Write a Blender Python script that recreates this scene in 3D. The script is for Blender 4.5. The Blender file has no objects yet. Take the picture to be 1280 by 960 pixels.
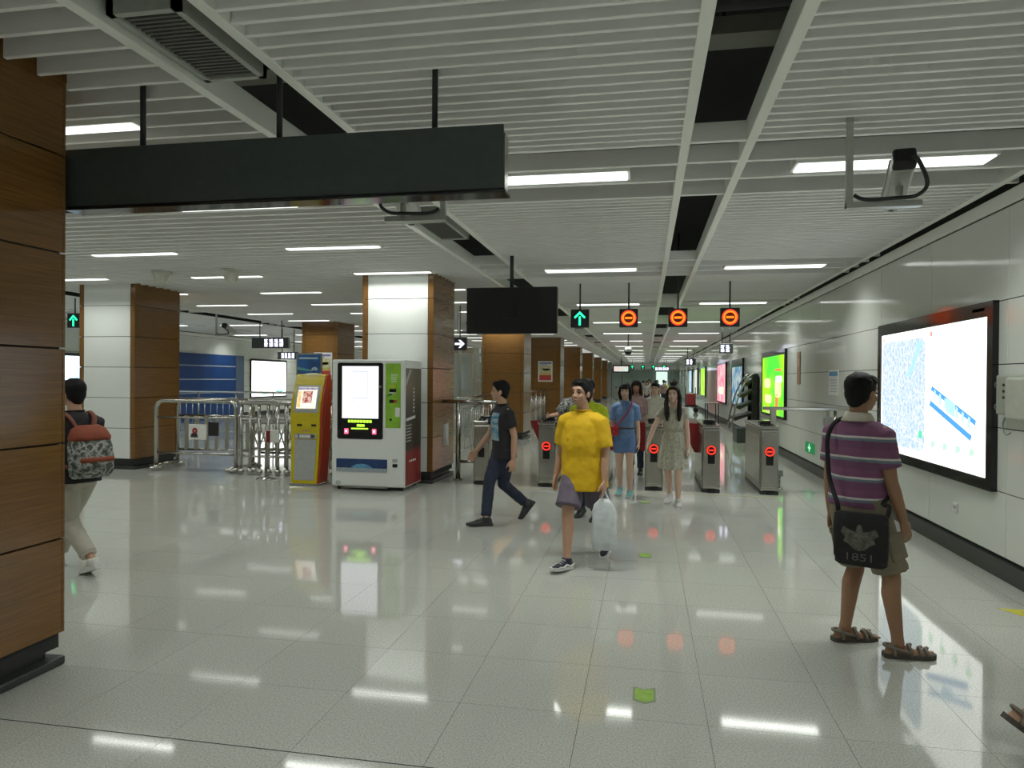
import bpy, bmesh, math, random
from mathutils import Vector as V, Matrix, noise
random.seed(7)
PI = math.pi
scene = bpy.context.scene
COL = bpy.data.collections.new('station')      # linked into the scene at the very end

# ------------------------------------------------------------------ camera
cam_data = bpy.data.cameras.new('camera')
cam = bpy.data.objects.new('camera', cam_data); COL.objects.link(cam)
scene.camera = cam
cam_data.sensor_width = 36.0
cam_data.lens = 888.0 / 1280.0 * 36.0
cam_data.clip_end = 300
yaw, pitch, roll = 0.18645, 0.0074, 0.00752
A = Matrix(((1,0,0),(0,0,-1),(0,1,0)))
Ry = Matrix(((math.cos(yaw),0,math.sin(yaw)),(0,1,0),(-math.sin(yaw),0,math.cos(yaw))))
Rx = Matrix(((1,0,0),(0,math.cos(pitch),-math.sin(pitch)),(0,math.sin(pitch),math.cos(pitch))))
Rz = Matrix(((math.cos(roll),-math.sin(roll),0),(math.sin(roll),math.cos(roll),0),(0,0,1)))
M = Rz @ Rx @ Ry @ A
right, up, back = M[0].copy(), -M[1], -M[2]
mw = Matrix(((right[0],up[0],back[0],0),(right[1],up[1],back[1],0),(right[2],up[2],back[2],1.62),(0,0,0,1)))
cam.matrix_world = mw

# ------------------------------------------------------------------ world, view
world = bpy.data.worlds.new('world'); scene.world = world
world.use_nodes = True
world.node_tree.nodes['Background'].inputs[0].default_value = (0.5, 0.55, 0.5, 1)
world.node_tree.nodes['Background'].inputs[1].default_value = 0.05
scene.view_settings.view_transform = 'Standard'
scene.view_settings.look = 'None'
scene.view_settings.gamma = 1.0
scene.view_settings.use_curve_mapping = False
scene.view_settings.exposure = 0.22
scene.cycles.use_denoising = True
scene.cycles.max_bounces = 8
scene.cycles.diffuse_bounces = 6
scene.cycles.glossy_bounces = 4
scene.cycles.transparent_max_bounces = 12
scene.cycles.sample_clamp_indirect = 6.0
LAMP = 1.9                       # radiance of the louvred diffusers as seen from the side
LAMP_W = 62.0                    # downward light of a lamp per square metre
LAMP_COL = (0.96, 1.0, 0.94)

# ------------------------------------------------------------------ materials
MATS = {}
def nodes_of(name):
    m = bpy.data.materials.new(name); m.use_nodes = True
    nt = m.node_tree
    return m, nt, nt.nodes['Principled BSDF']
def mat(name, col, rough=0.5, metal=0.0, var=0.08, scale=20.0, bump=0.0, bscale=60.0, coat=0.0, spec=0.5, alpha=1.0, trans=0.0, stretch=None):
    """principled material with procedural tone variation (and optional fine relief)"""
    if name in MATS: return MATS[name]
    m, nt, b = nodes_of(name)
    N, L = nt.nodes, nt.links
    tc = N.new('ShaderNodeTexCoord'); mp = N.new('ShaderNodeMapping')
    L.new(tc.outputs['Object'], mp.inputs[0])
    if stretch: mp.inputs['Scale'].default_value = stretch
    nz = N.new('ShaderNodeTexNoise'); nz.inputs['Scale'].default_value = scale; nz.inputs['Detail'].default_value = 4
    L.new(mp.outputs[0], nz.inputs['Vector'])
    rp = N.new('ShaderNodeValToRGB')
    rp.color_ramp.elements[0].position = 0.25; rp.color_ramp.elements[1].position = 0.75
    rp.color_ramp.elements[0].color = tuple(max(0, c*(1-var)) for c in col) + (1,)
    rp.color_ramp.elements[1].color = tuple(min(1, c*(1+var)) for c in col) + (1,)
    L.new(nz.outputs['Fac'], rp.inputs[0]); L.new(rp.outputs[0], b.inputs['Base Color'])
    b.inputs['Roughness'].default_value = rough; b.inputs['Metallic'].default_value = metal
    b.inputs['Specular IOR Level'].default_value = spec
    b.inputs['Coat Weight'].default_value = coat; b.inputs['Coat Roughness'].default_value = 0.04
    b.inputs['Alpha'].default_value = alpha
    b.inputs['Transmission Weight'].default_value = trans
    if bump > 0:
        n2 = N.new('ShaderNodeTexNoise'); n2.inputs['Scale'].default_value = bscale; n2.inputs['Detail'].default_value = 3
        L.new(mp.outputs[0], n2.inputs['Vector'])
        bp = N.new('ShaderNodeBump'); bp.inputs['Strength'].default_value = bump; bp.inputs['Distance'].default_value = 0.01
        L.new(n2.outputs['Fac'], bp.inputs['Height']); L.new(bp.outputs[0], b.inputs['Normal'])
    MATS[name] = m
    return m
def emit(name, col, strength=1.0, var=0.0, scale=8.0, col2=None):
    if name in MATS: return MATS[name]
    m = bpy.data.materials.new(name); m.use_nodes = True
    nt = m.node_tree; nt.nodes.clear(); N, L = nt.nodes, nt.links
    out = N.new('ShaderNodeOutputMaterial'); e = N.new('ShaderNodeEmission')
    e.inputs[1].default_value = strength; e.inputs[0].default_value = tuple(col) + (1,)
    if col2 is not None:
        tc = N.new('ShaderNodeTexCoord'); nz = N.new('ShaderNodeTexNoise')
        nz.inputs['Scale'].default_value = scale; nz.inputs['Detail'].default_value = 3
        L.new(tc.outputs['Object'], nz.inputs['Vector'])
        rp = N.new('ShaderNodeValToRGB'); rp.color_ramp.elements[0].position = 0.42; rp.color_ramp.elements[1].position = 0.58
        rp.color_ramp.elements[0].color = tuple(col) + (1,); rp.color_ramp.elements[1].color = tuple(col2) + (1,)
        L.new(nz.outputs['Fac'], rp.inputs[0]); L.new(rp.outputs[0], e.inputs[0])
    L.new(e.outputs[0], out.inputs[0])
    MATS[name] = m
    return m

def granite():
    m, nt, b = nodes_of('granite_tile'); N, L = nt.nodes, nt.links
    tc = N.new('ShaderNodeNewGeometry')
    n1 = N.new('ShaderNodeTexNoise'); n1.inputs['Scale'].default_value = 110; n1.inputs['Detail'].default_value = 5; n1.inputs['Roughness'].default_value = 0.7
    L.new(tc.outputs['Position'], n1.inputs['Vector'])
    r1 = N.new('ShaderNodeValToRGB'); r1.color_ramp.elements[0].position = 0.32; r1.color_ramp.elements[1].position = 0.62
    r1.color_ramp.elements[0].color = (0.30, 0.308, 0.275, 1); r1.color_ramp.elements[1].color = (0.58, 0.592, 0.54, 1)
    L.new(n1.outputs['Fac'], r1.inputs[0])
    mp = N.new('ShaderNodeVectorMath'); mp.operation = 'MULTIPLY_ADD'
    mp.inputs[1].default_value = (1/0.6, 1/0.6, 0); mp.inputs[2].default_value = (0.5, -2.83/0.6, 0)
    L.new(tc.outputs['Position'], mp.inputs[0])
    fl = N.new('ShaderNodeVectorMath'); fl.operation = 'FLOOR'; L.new(mp.outputs[0], fl.inputs[0])
    wn = N.new('ShaderNodeTexWhiteNoise'); L.new(fl.outputs[0], wn.inputs['Vector'])
    mr = N.new('ShaderNodeMapRange'); mr.inputs['To Min'].default_value = 0.975; mr.inputs['To Max'].default_value = 1.015
    L.new(wn.outputs['Value'], mr.inputs['Value'])
    mx = N.new('ShaderNodeVectorMath'); mx.operation = 'SCALE'
    L.new(r1.outputs[0], mx.inputs[0]); L.new(mr.outputs[0], mx.inputs['Scale'])
    L.new(mx.outputs[0], b.inputs['Base Color'])
    b.inputs['Roughness'].default_value = 0.06
    b.inputs['Specular IOR Level'].default_value = 0.5
    n3 = N.new('ShaderNodeTexNoise'); n3.inputs['Scale'].default_value = 1.6
    L.new(tc.outputs['Position'], n3.inputs['Vector'])
    bp = N.new('ShaderNodeBump'); bp.inputs['Strength'].default_value = 0.02; bp.inputs['Distance'].default_value = 0.02
    L.new(n3.outputs['Fac'], bp.inputs['Height']); L.new(bp.outputs[0], b.inputs['Normal'])
    MATS['granite'] = m
granite()
def laminate():
    m, nt, b = nodes_of('orange_brown_laminate'); N, L = nt.nodes, nt.links
    g = N.new('ShaderNodeNewGeometry')
    mp = N.new('ShaderNodeMapping'); mp.inputs['Scale'].default_value = (1.2, 1.2, 45)
    L.new(g.outputs['Position'], mp.inputs[0])
    nz = N.new('ShaderNodeTexNoise'); nz.inputs['Scale'].default_value = 3; nz.inputs['Detail'].default_value = 5
    L.new(mp.outputs[0], nz.inputs['Vector'])
    rp = N.new('ShaderNodeValToRGB'); rp.color_ramp.elements[0].position = 0.3; rp.color_ramp.elements[1].position = 0.7
    rp.color_ramp.elements[0].color = (0.16, 0.076, 0.022, 1); rp.color_ramp.elements[1].color = (0.25, 0.122, 0.034, 1)
    L.new(nz.outputs['Fac'], rp.inputs[0]); L.new(rp.outputs[0], b.inputs['Base Color'])
    b.inputs['Roughness'].default_value = 0.16; b.inputs['Specular IOR Level'].default_value = 0.5
    MATS['laminate'] = m
laminate()
mat('grout', (0.10, 0.10, 0.09), 0.8)
mat('white_panel', (0.71, 0.74, 0.69), 0.09, var=0.03, scale=0.8)
mat('column_white', (0.80, 0.82, 0.79), 0.2, var=0.03, scale=1.0, coat=0.2)
mat('joint_dark', (0.03, 0.03, 0.028), 0.8)
mat('slat_white', (0.92, 0.915, 0.90), 0.45, var=0.04, scale=2)
mat('beam_white', (0.88, 0.90, 0.85), 0.4, var=0.03, scale=2)
mat('plenum', (0.008, 0.008, 0.008), 0.95, var=0.3)
mat('duct_grey', (0.05, 0.05, 0.048), 0.7)
mat('base_dark', (0.035, 0.037, 0.035), 0.35, var=0.15)
mat('steel', (0.47, 0.455, 0.42), 0.22, 1.0, var=0.05, scale=4, stretch=(1, 1, 30))
mat('steel_brushed', (0.46, 0.45, 0.41), 0.34, 1.0, var=0.10, scale=12, stretch=(30, 30, 1))
mat('sign_dark', (0.058, 0.072, 0.070), 0.42, var=0.1)
mat('black_plastic', (0.012, 0.012, 0.013), 0.35)
mat('black_gloss', (0.008, 0.008, 0.009), 0.12)
mat('dark_metal', (0.03, 0.032, 0.032), 0.45, 0.3)
mat('grey_metal', (0.26, 0.27, 0.25), 0.45, 0.2)
mat('cam_silver', (0.50, 0.51, 0.48), 0.3, 0.4)
mat('cream_plastic', (0.62, 0.62, 0.54), 0.4)
mat('grille_dark', (0.03, 0.03, 0.028), 0.7)
mat('grille_light', (0.42, 0.43, 0.40), 0.5)
mat('flap_red', (0.20, 0.012, 0.014), 0.35)
mat('blue_cladding', (0.010, 0.058, 0.215), 0.3, var=0.15, scale=2)
mat('blue_grey', (0.10, 0.14, 0.22), 0.4)
mat('machine_white', (0.80, 0.82, 0.80), 0.3, var=0.02)
mat('kiosk_yellow', (0.62, 0.50, 0.01), 0.25, var=0.04)
mat('kiosk_red', (0.45, 0.05, 0.02), 0.3)
mat('kiosk_grey', (0.42, 0.44, 0.42), 0.4)
mat('paper_white', (0.75, 0.75, 0.72), 0.6)
mat('sticker_green', (0.27, 0.46, 0.07), 0.5, var=0.2)
mat('sticker_rim', (0.22, 0.27, 0.18), 0.6)
mat('sticker_yellow', (0.60, 0.55, 0.03), 0.5)
mat('sticker_grey', (0.12, 0.12, 0.11), 0.6)
mat('glass', (0.55, 0.65, 0.60), 0.05, alpha=0.28, spec=0.6)
emit('lamp', LAMP_COL, LAMP)
emit('red_led', (1.0, 0.035, 0.02), 2.0)
emit('orange_led', (1.0, 0.17, 0.012), 1.9)
emit('green_led', (0.02, 1.0, 0.32), 2.6)
emit('white_led', (0.85, 0.85, 1.0), 2.5)
emit('violet_white', (0.80, 0.78, 1.0), 2.6)

# ------------------------------------------------------------------ mesh helpers
def box(bm, x0, x1, y0, y1, z0, z1, bevel=0.0, seg=2):
    r = bmesh.ops.create_cube(bm, size=1.0)
    vs = r['verts']
    for v in vs:
        v.co = V((x0 + (v.co.x+.5)*(x1-x0), y0 + (v.co.y+.5)*(y1-y0), z0 + (v.co.z+.5)*(z1-z0)))
    if bevel > 0:
        es = list({e for v in vs for e in v.link_edges})
        bmesh.ops.bevel(bm, geom=es, offset=bevel, segments=seg, profile=0.5, affect='EDGES')
def frame_of(d):
    d = d.normalized()
    a = V((0,0,1)) if abs(d.z) < 0.9 else V((0,1,0))
    x = a.cross(d).normalized(); y = d.cross(x)
    return x, y
def loft(bm, rings, cap=True, close=True):
    vr = [[bm.verts.new(p) for p in r] for r in rings]
    n = len(vr[0])
    for a, b in zip(vr[:-1], vr[1:]):
        for i in range(n if close else n-1):
            j = (i+1) % n
            bm.faces.new((a[i], a[j], b[j], b[i]))
    if cap:
        bm.faces.new(list(reversed(vr[0]))); bm.faces.new(vr[-1])
    return vr
def tube(bm, pts, rad, n=10, rounded=False, ell=None):
    """tube along a polyline; rad number or list; ell = (axis vector, flattening)"""
    pts = [V(p) for p in pts]
    if not isinstance(rad, (list, tuple)): rad = [rad]*len(pts)
    rad = list(rad)
    if rounded:
        d0 = (pts[0]-pts[1]).normalized(); d1 = (pts[-1]-pts[-2]).normalized()
        pts = [pts[0]+d0*rad[0]*.95, pts[0]+d0*rad[0]*.7] + pts + [pts[-1]+d1*rad[-1]*.7, pts[-1]+d1*rad[-1]*.95]
        rad = [rad[0]*.3, rad[0]*.72] + rad + [rad[-1]*.72, rad[-1]*.3]
    rings = []
    x = None
    for i, p in enumerate(pts):
        if i == 0: d = pts[1]-pts[0]
        elif i == len(pts)-1: d = pts[-1]-pts[-2]
        else: d = (pts[i+1]-p).normalized() + (p-pts[i-1]).normalized()
        d = d.normalized() if d.length > 1e-9 else V((0,0,1))
        if x is None: x, y = frame_of(d)
        else:
            x = (x - d*x.dot(d))
            x = x.normalized() if x.length > 1e-6 else frame_of(d)[0]
            y = d.cross(x)
        ring = []
        for k in range(n):
            a = 2*PI*k/n
            o = x*math.cos(a) + y*math.sin(a)
            if ell is not None:
                ax = (ell[0] - d*ell[0].dot(d))
                if ax.length > 1e-6:
                    ax.normalize(); o = o - ax*o.dot(ax)*(1-ell[1])
            ring.append(p + o*rad[i])
        rings.append(ring)
    loft(bm, rings)
def ball(bm, c, r, rot=None, u=14, v=10):
    if not isinstance(r, (list, tuple)): r = (r, r, r)
    res = bmesh.ops.create_uvsphere(bm, u_segments=u, v_segments=v, radius=1.0)
    for w in res['verts']:
        p = V((w.co.x*r[0], w.co.y*r[1], w.co.z*r[2]))
        if rot is not None: p = rot @ p
        w.co = p + V(c)
def lathe(bm, prof, c=(0,0,0), n=20):
    c = V(c)
    loft(bm, [[c + V((r*math.cos(2*PI*k/n), r*math.sin(2*PI*k/n), z)) for k in range(n)] for r, z in prof])
def prism(bm, poly, f, t):
    """polygon (2D pts) mapped by f(u,v,w); extruded w from 0 to t"""
    a = [bm.verts.new(f(u, v, 0)) for u, v in poly]; b = [bm.verts.new(f(u, v, t)) for u, v in poly]
    n = len(poly)
    bm.faces.new(list(reversed(a))); bm.faces.new(b)
    for i in range(n):
        j = (i+1) % n
        bm.faces.new((a[i], a[j], b[j], b[i]))
def ring_poly(bm, f, r0, r1, t, n=28, arc=(0, 2*PI)):
    full = abs(arc[1]-arc[0]-2*PI) < 1e-6
    m = n if full else n+1
    def P(k, r, w):
        a = arc[0] + (arc[1]-arc[0])*k/n
        return bm.verts.new(f(r*math.cos(a), r*math.sin(a), w))
    o0=[P(k,r1,0) for k in range(m)]; i0=[P(k,r0,0) for k in range(m)]; o1=[P(k,r1,t) for k in range(m)]; i1=[P(k,r0,t) for k in range(m)]
    for k in range(n):
        j = (k+1) % m
        bm.faces.new((o1[k],o1[j],i1[j],i1[k])); bm.faces.new((i0[k],i0[j],o0[j],o0[k]))
        bm.faces.new((o0[k],o0[j],o1[j],o1[k])); bm.faces.new((i1[k],i1[j],i0[j],i0[k]))

def finish(bm, smooth):
    bmesh.ops.recalc_face_normals(bm, faces=bm.faces[:])
    if smooth:
        for f in bm.faces: f.smooth = True
def mesh_of(bm, name, smooth=False):
    finish(bm, smooth)
    me = bpy.data.meshes.new(name); bm.to_mesh(me); bm.free()
    return me
def link(name, me, m, parent=None):
    o = bpy.data.objects.new(name, me); COL.objects.link(o)
    if m is not None:
        if len(o.data.materials) == 0: o.data.materials.append(MATS[m] if isinstance(m, str) else m)
    if parent is not None: o.parent = parent
    return o
def part(name, bm, m, parent, smooth=False, label=None):
    """mesh given in the parent's local space"""
    o = link(name, mesh_of(bm, name, smooth), m, parent)
    if label: o['label'] = label
    return o
def wpart(name, bm, m, parent, smooth=False, label=None):
    """mesh given in world space, parent unrotated"""
    off = parent.location.copy()
    p = parent.parent
    while p is not None:
        off += p.location; p = p.parent
    for v in bm.verts: v.co -= off
    return part(name, bm, m, parent, smooth, label)
def thing(name, label, cat, loc=(0,0,0), rotz=0.0, group=None):
    o = bpy.data.objects.new(name, None); COL.objects.link(o)
    o.location = loc; o.rotation_euler = (0, 0, rotz); o.empty_display_size = 0.1
    o['label'] = label; o['category'] = cat
    if group: o['group'] = group
    return o
def tag(o, label, cat, group=None):
    o['label'] = label; o['category'] = cat
    if group: o['group'] = group
    return o
def struct(name, bm, m, loc=(0,0,0), label=None):
    for v in bm.verts: v.co -= V(loc)
    o = link(name, mesh_of(bm, name), m); o.location = loc; o['kind'] = 'structure'
    if label: o['label'] = label
    return o
def copy_tree(o, parent=None, label=None):
    c = o.copy(); COL.objects.link(c); c.parent = parent
    if label: c['label'] = label
    for ch in list(o.children): copy_tree(ch, c)
    return c
def B():
    return bmesh.new()
_text_cache = {}
def text_mesh(s, size=1.0, extrude=0.0):
    cu = bpy.data.curves.new('lettering', 'FONT'); cu.body = s; cu.size = size; cu.extrude = extrude
    cu.align_x = 'CENTER'; cu.align_y = 'CENTER'; cu.resolution_u = 3
    ob = bpy.data.objects.new('lettering', cu); scene.collection.objects.link(ob)
    dg = bpy.context.evaluated_depsgraph_get()
    me = bpy.data.meshes.new_from_object(ob.evaluated_get(dg))
    bpy.data.objects.remove(ob); bpy.data.curves.remove(cu)
    return me
def project(p):
    """pixel of a world point; only used to rank which of many equal pieces show largest"""
    c = M @ (V(p) - V((0,0,1.62)))
    if c.z < 0.3: return None
    return 640+888*c.x/c.z, 480+888*c.y/c.z, c.z
# ------------------------------------------------------------------ the hall
XR, XL = 2.90, -15.95
Y0, Y1 = -4.0, 66.0
MID = (XR + XL) / 2
def mir(x): return 2*MID - x
ZC = 3.20
ZJ = [0.18, 0.71, 1.24, 1.77, 2.30]
HEAD = 3.06

# floor: slab, and 0.6 m granite tiles with recessed joints
bm = B(); box(bm, XL-.4, XR+.4, Y0-.4, Y1+.4, -0.30, -0.006)
floor = struct('floor', bm, 'grout', (0,0,0), 'speckled grey granite tile floor of the concourse')
T = 0.6
tiles = []
i0 = math.floor((XL+.3)/T); i1 = math.ceil((XR+.3)/T)
j0 = math.floor((Y0-2.83)/T); j1 = math.ceil((Y1-2.83)/T)
for i in range(i0, i1):
    for j in range(j0, j1):
        xa, xb = max(-.3+i*T, XL), min(-.3+(i+1)*T, XR)
        ya, yb = max(2.83+j*T, Y0), min(2.83+(j+1)*T, Y1)
        if xb-xa < .02 or yb-ya < .02: continue
        full = abs(xb-xa-T) < 1e-4 and abs(yb-ya-T) < 1e-4
        q = project(((xa+xb)/2, (ya+yb)/2, 0))
        rank = 1e9
        if q and -60 < q[0] < 1340 and q[1] < 1010: rank = q[2]
        if xb < -3.3 and yb < 3.5: rank = 1e9
        tiles.append((rank if full else 1e9, xa, xb, ya, yb))
tiles.sort()
bm = B(); g = 0.0011
box(bm, -T/2+g, T/2-g, -T/2+g, T/2-g, -0.008, 0.0)
tile_me = mesh_of(bm, 'floor_tile')
for rank, xa, xb, ya, yb in tiles[:296]:
    o = link('floor_tile', tile_me, 'granite', floor); o.location = ((xa+xb)/2, (ya+yb)/2, 0)
bm = B()
for rank, xa, xb, ya, yb in tiles[296:]:
    a = [bm.verts.new((x, y, z)) for z in (-.008, 0) for x, y in ((xa+g,ya+g),(xb-g,ya+g),(xb-g,yb-g),(xa+g,yb-g))]
    bm.faces.new(a[4:8])
    for k in range(4): bm.faces.new((a[k], a[(k+1)%4], a[4+(k+1)%4], a[4+k]))
o = part('floor_tile_field', bm, 'granite', floor); o['kind'] = 'stuff'

bm = B(); box(bm, XL, XR, 2.83-.003, 2.83+.003, -.008, .0006); part('expansion_joint', bm, 'joint_dark', floor)

# walls with large glossy panels
def panel_wall(name, x, face, label):
    """face -1: panels look towards -X"""
    bm = B()
    xa, xb = (x, x+.3) if face < 0 else (x-.3, x)
    box(bm, xa - (0 if face < 0 else 0), xb, Y0-.3, Y1+.3, 0, 4.2)
    w = struct(name, bm, 'joint_dark', (0,0,0), label)
    ys = [Y0] + [6.45+1.6*k for k in range(-6, 38) if Y0+.3 < 6.45+1.6*k < Y1-.3] + [Y1]
    zs = ZJ + [HEAD]
    cache = {}
    for ya, yb in zip(ys[:-1], ys[1:]):
        for za, zb in zip(zs[:-1], zs[1:]):
            key = (round(yb-ya, 3), round(zb-za, 3))
            if key not in cache:
                b2 = B(); d = .018
                box(b2, -d if face < 0 else 0, 0 if face < 0 else d, 0.003, yb-ya-.003, .004, zb-za-.004, 0.0015, 1)
                cache[key] = mesh_of(b2, 'wall_panel')
            o = link('wall_panel', cache[key], 'white_panel', w); o.location = (x, ya, za)
    return w
wall_right = panel_wall('wall_right', XR+.018, -1, 'glossy white panelled side wall with the map board')
wall_left = panel_wall('wall_left', XL-.018, 1, 'glossy white panelled wall across the hall beyond the columns')
bm = B(); box(bm, XR-.022, XR+.018, Y0, Y1, 0, .155, .006)
struct('baseboard_right', bm, 'base_dark', (0,0,0), 'dark grey skirting under the white wall panels')
bm = B(); box(bm, XL-.018, XL+.022, Y0, Y1, 0, .155, .006)
struct('baseboard_left', bm, 'base_dark')
for n, x in ((1, XR), (2, XL)):
    s = -1 if n == 1 else 1
    bm = B(); box(bm, min(x, x+s*.03), max(x, x+s*.03), Y0, Y1, HEAD+.005, HEAD+.12, .004)
    struct('trim_%d' % n, bm, 'beam_white', (0,0,0), 'pale metal strip along the top of the wall panels')
# far end wall: glazed doors and a bright opening; unseen back wall added to close in the light
bm = B(); box(bm, XL-.3, XR+.3, Y1, Y1+.3, 0, 4.2)
we = struct('wall_end', bm, 'grey_metal', (0,0,0), 'distant end wall with glazed panels')
x = -3.1
k = 0
while x < XR-.2:
    w = 0.92
    bm = B()
    box(bm, x+.03, x+w-.03, Y1-.04, Y1-.01, .05, 2.5)
    part('glass_panel', bm, 'glass_far' if False else mat('end_glass', (0.25, 0.33, 0.29), 0.15, coat=.3), we)
    bm = B(); box(bm, x-.025, x+.025, Y1-.07, Y1, 0, 2.62); part('mullion', bm, 'steel', we)
    x += w; k += 1
bm = B(); box(bm, -3.1, XR, Y1-.07, Y1, 2.5, 2.62); part('transom', bm, 'steel', we)
bm = B(); box(bm, -3.1, XR, Y1-.05, Y1, 2.62, 3.2); part('upper_panel', bm, 'white_panel', we)
bm = B(); box(bm, XL-.3, XR+.3, Y0-.3, Y0, 0, 4.2)  # added closing wall, never in view, keeps the hall light right
struct('wall_back_added', bm, mat('added_back_wall', (0.45, 0.46, 0.42), 0.5))

# ceiling: dark plenum slab, bays of thin white blades, long edge beams, wide cross blades
bm = B(); box(bm, XL-.3, XR+.3, Y0-.3, Y1+.3, 4.0, 4.25)
ceiling = struct('ceiling', bm, 'plenum', (0,0,0), 'suspended ceiling of white metal blades below a black void')
PITCH = 4.77; YM = 4.90
bays = [(0.70, 2.735), (-1.845, 0.215)]
bays_l = [(mir(b), mir(a)) for a, b in bays]
beams = [0.245, 0.67, -1.875, -2.425, 2.765]
H = 0.13
for x in beams + [mir(b) for b in beams]:
    bm = B(); box(bm, x-.032, x+.032, Y0, Y1, ZC-.004, ZC+H+.02, .003, 1)
    part('edge_beam', bm, 'plenum' if abs(x-mir(-1.875)) < .01 else 'beam_white', ceiling)  # one far-side beam coloured black to imitate a shadow gap
slat_cache = {}
def slat_mesh(w, t=.024, h=H):
    key = (round(w, 3), t)
    if key not in slat_cache:
        bm = B(); box(bm, 0, w, -t/2, t/2, 0, h, .004, 1); slat_cache[key] = mesh_of(bm, 'ceiling_slat')
    return slat_cache[key]
stuff_slats = B()
n_slat = 0
def slat(xa, xb, y, near, t=.024, z=ZC):
    global n_slat
    if near and n_slat < 290:
        o = link('ceiling_slat', slat_mesh(xb-xa, t), 'slat_white', ceiling); o.location = (xa, y, z); n_slat += 1
    else:
        box(stuff_slats, xa, xb, y-t/2, y+t/2, z, z+H)
lamp_bays = []
bladebm = {}
for (xa, xb) in bays + bays_l:
    for m in range(-2, 13):
        yb = YM + PITCH*m
        for d in (0, .45, .90, 1.38):
            y = yb + d
            if Y0 < y < Y1:
                if 0 <= m < 5 and xa > -3: 
                    o = link('cross_blade', slat_mesh(xb-xa, .04), 'slat_white', ceiling); o.location = (xa, y, ZC-.002)
                else: box(stuff_slats, xa, xb, y-.02, y+.02, ZC-.002, ZC+H)
        k = (PITCH-1.38)/29
        for q in range(1, 29):
            y = yb + 1.38 + k*q
            if Y0 < y < Y1: slat(xa, xb, y, xa > -3 and 2.3 < y < 13.2)
        yl = yb + .675
        if Y0 < yl < Y1-1: lamp_bays.append(((xa+xb)/2 + .01, yl))
# short cross blades in the gaps between the beam pairs
for (ga, gb) in ((0.277, 0.638), (-2.393, -1.907), (mir(0.638), mir(0.277)), (mir(-1.907), mir(-2.393))):
    for m in range(-1, 13):
        for d in (0, .45, .90, 1.38):
            y = YM + PITCH*m + d
            if not Y0 < y < Y1: continue
            if m < 4 and ga > -3:
                o = link('gap_blade', slat_mesh(gb-ga, .04), 'slat_white', ceiling); o.location = (ga, y, ZC+.002)
            else: box(stuff_slats, ga, gb, y-.02, y+.02, ZC+.002, ZC+H)
for m in range(-1, 13):
    for d in (0, .45, .90, 1.38):
        y = YM + PITCH*m + d
        box(stuff_slats, 2.797, XR-.02, y-.02, y+.02, ZC+.002, ZC+H)

# columns (positions first, the blades are cut around them)
COLW = 1.15
rowA = [(-4.35, -3.20, 2.25+8.2*k, 3.45+8.2*k) for k in range(0, 8)]
rowB = [(-9.78, -8.68, 10.85+8.2*(k-1), 12.05+8.2*(k-1)) for k in range(1, 8)]
lamp_mid = []
for cx, cy0 in ((-3.77, 1.91), (MID-.03, 1.91+.06), (-9.28, 1.91)):
    for k in range(-2, 31):
        y = cy0 + 2.07*k
        if any(a-.2 < cx < b+.2 and c-.15 < y < d+.15 for a, b, c, d in rowA + rowB): continue
        if Y0+.3 < y < Y1-1: lamp_mid.append((cx, y))
fa, fb = mir(-2.457), -2.457
y = Y0 + .1
while y < Y1:
    cuts = []
    for a, b, c, d in rowA + rowB:
        if c-.03 < y < d+.03: cuts.append((a-.035, b+.035))
    for cx, cy in lamp_mid:
        if abs(cy-y) < .095: cuts.append((cx-.64, cx+.64))
    cuts.sort(); x = fa
    segs = []
    for a, b in cuts:
        if a > x: segs.append((x, a))
        x = max(x, b)
    segs.append((x, fb))
    for a, b in segs:
        if b-a > .03: slat(a, b, y, 2.3 < y < 11.5, t=.026)
    y += 0.198
o = part('ceiling_slat_field', stuff_slats, 'slat_white', ceiling); o['kind'] = 'stuff'
# services in the void
for y, z, r in ((3.9, 3.62, .05), (7.4, 3.7, .06), (2.9, 3.75, .03), (12.4, 3.65, .06)):
    bm = B(); tube(bm, [(XL, y, z), (XR, y, z)], r, 12); part('pipe', bm, 'duct_grey', ceiling, True)
bm = B(); box(bm, -2.9, 2.8, 4.14, 4.34, 3.56, 3.66); part('cable_tray', bm, mat('tray', (.20,.20,.17), .6), ceiling)
bm = B(); tube(bm, [(-2.9, 4.0, 3.70), (2.8, 4.0, 3.70)], .03, 8); part('conduit', bm, 'duct_grey', ceiling, True)
bm = B(); tube(bm, [(.42, 4.24, 3.66), (.42, 4.24, 4.0)], .012, 8); part('tray_hanger', bm, 'duct_grey', ceiling, True)

# ------------------------------------------------------------------ lamps
def make_lamp(L, W, label, group):
    t = thing('ceiling_light', label, 'ceiling light', (0,0,0), 0, group)
    bm = B()
    box(bm, -L/2-.02, L/2+.02, -W/2-.015, -W/2, 0, .10); box(bm, -L/2-.02, L/2+.02, W/2, W/2+.015, 0, .10)
    box(bm, -L/2-.02, -L/2, -W/2, W/2, 0, .10); box(bm, L/2, L/2+.02, -W/2, W/2, 0, .10)
    box(bm, -L/2-.02, L/2+.02, -W/2-.015, W/2+.015, .10, .115)
    part('housing', bm, 'beam_white', t)
    bm = B(); box(bm, -L/2+.002, L/2-.002, -W/2+.002, W/2-.002, -.010, .04)
    part('diffuser', bm, 'lamp', t)
    ld = bpy.data.lights.new('lamp_light', 'AREA'); ld.shape = 'RECTANGLE'; ld.size = L-.02; ld.size_y = W-.02
    ld.energy = LAMP_W*L*W*1.2; ld.color = LAMP_COL; ld.spread = math.radians(138)      # louvres cut the light off sideways
    lo = bpy.data.objects.new('lamp_light', ld); COL.objects.link(lo); lo.parent = t; lo.location = (0, 0, -.014)
    return t
p1 = make_lamp(1.30, .21, 'wide recessed fluorescent light between the cross blades of the corridor ceiling', 'corridor ceiling lights')
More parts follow.
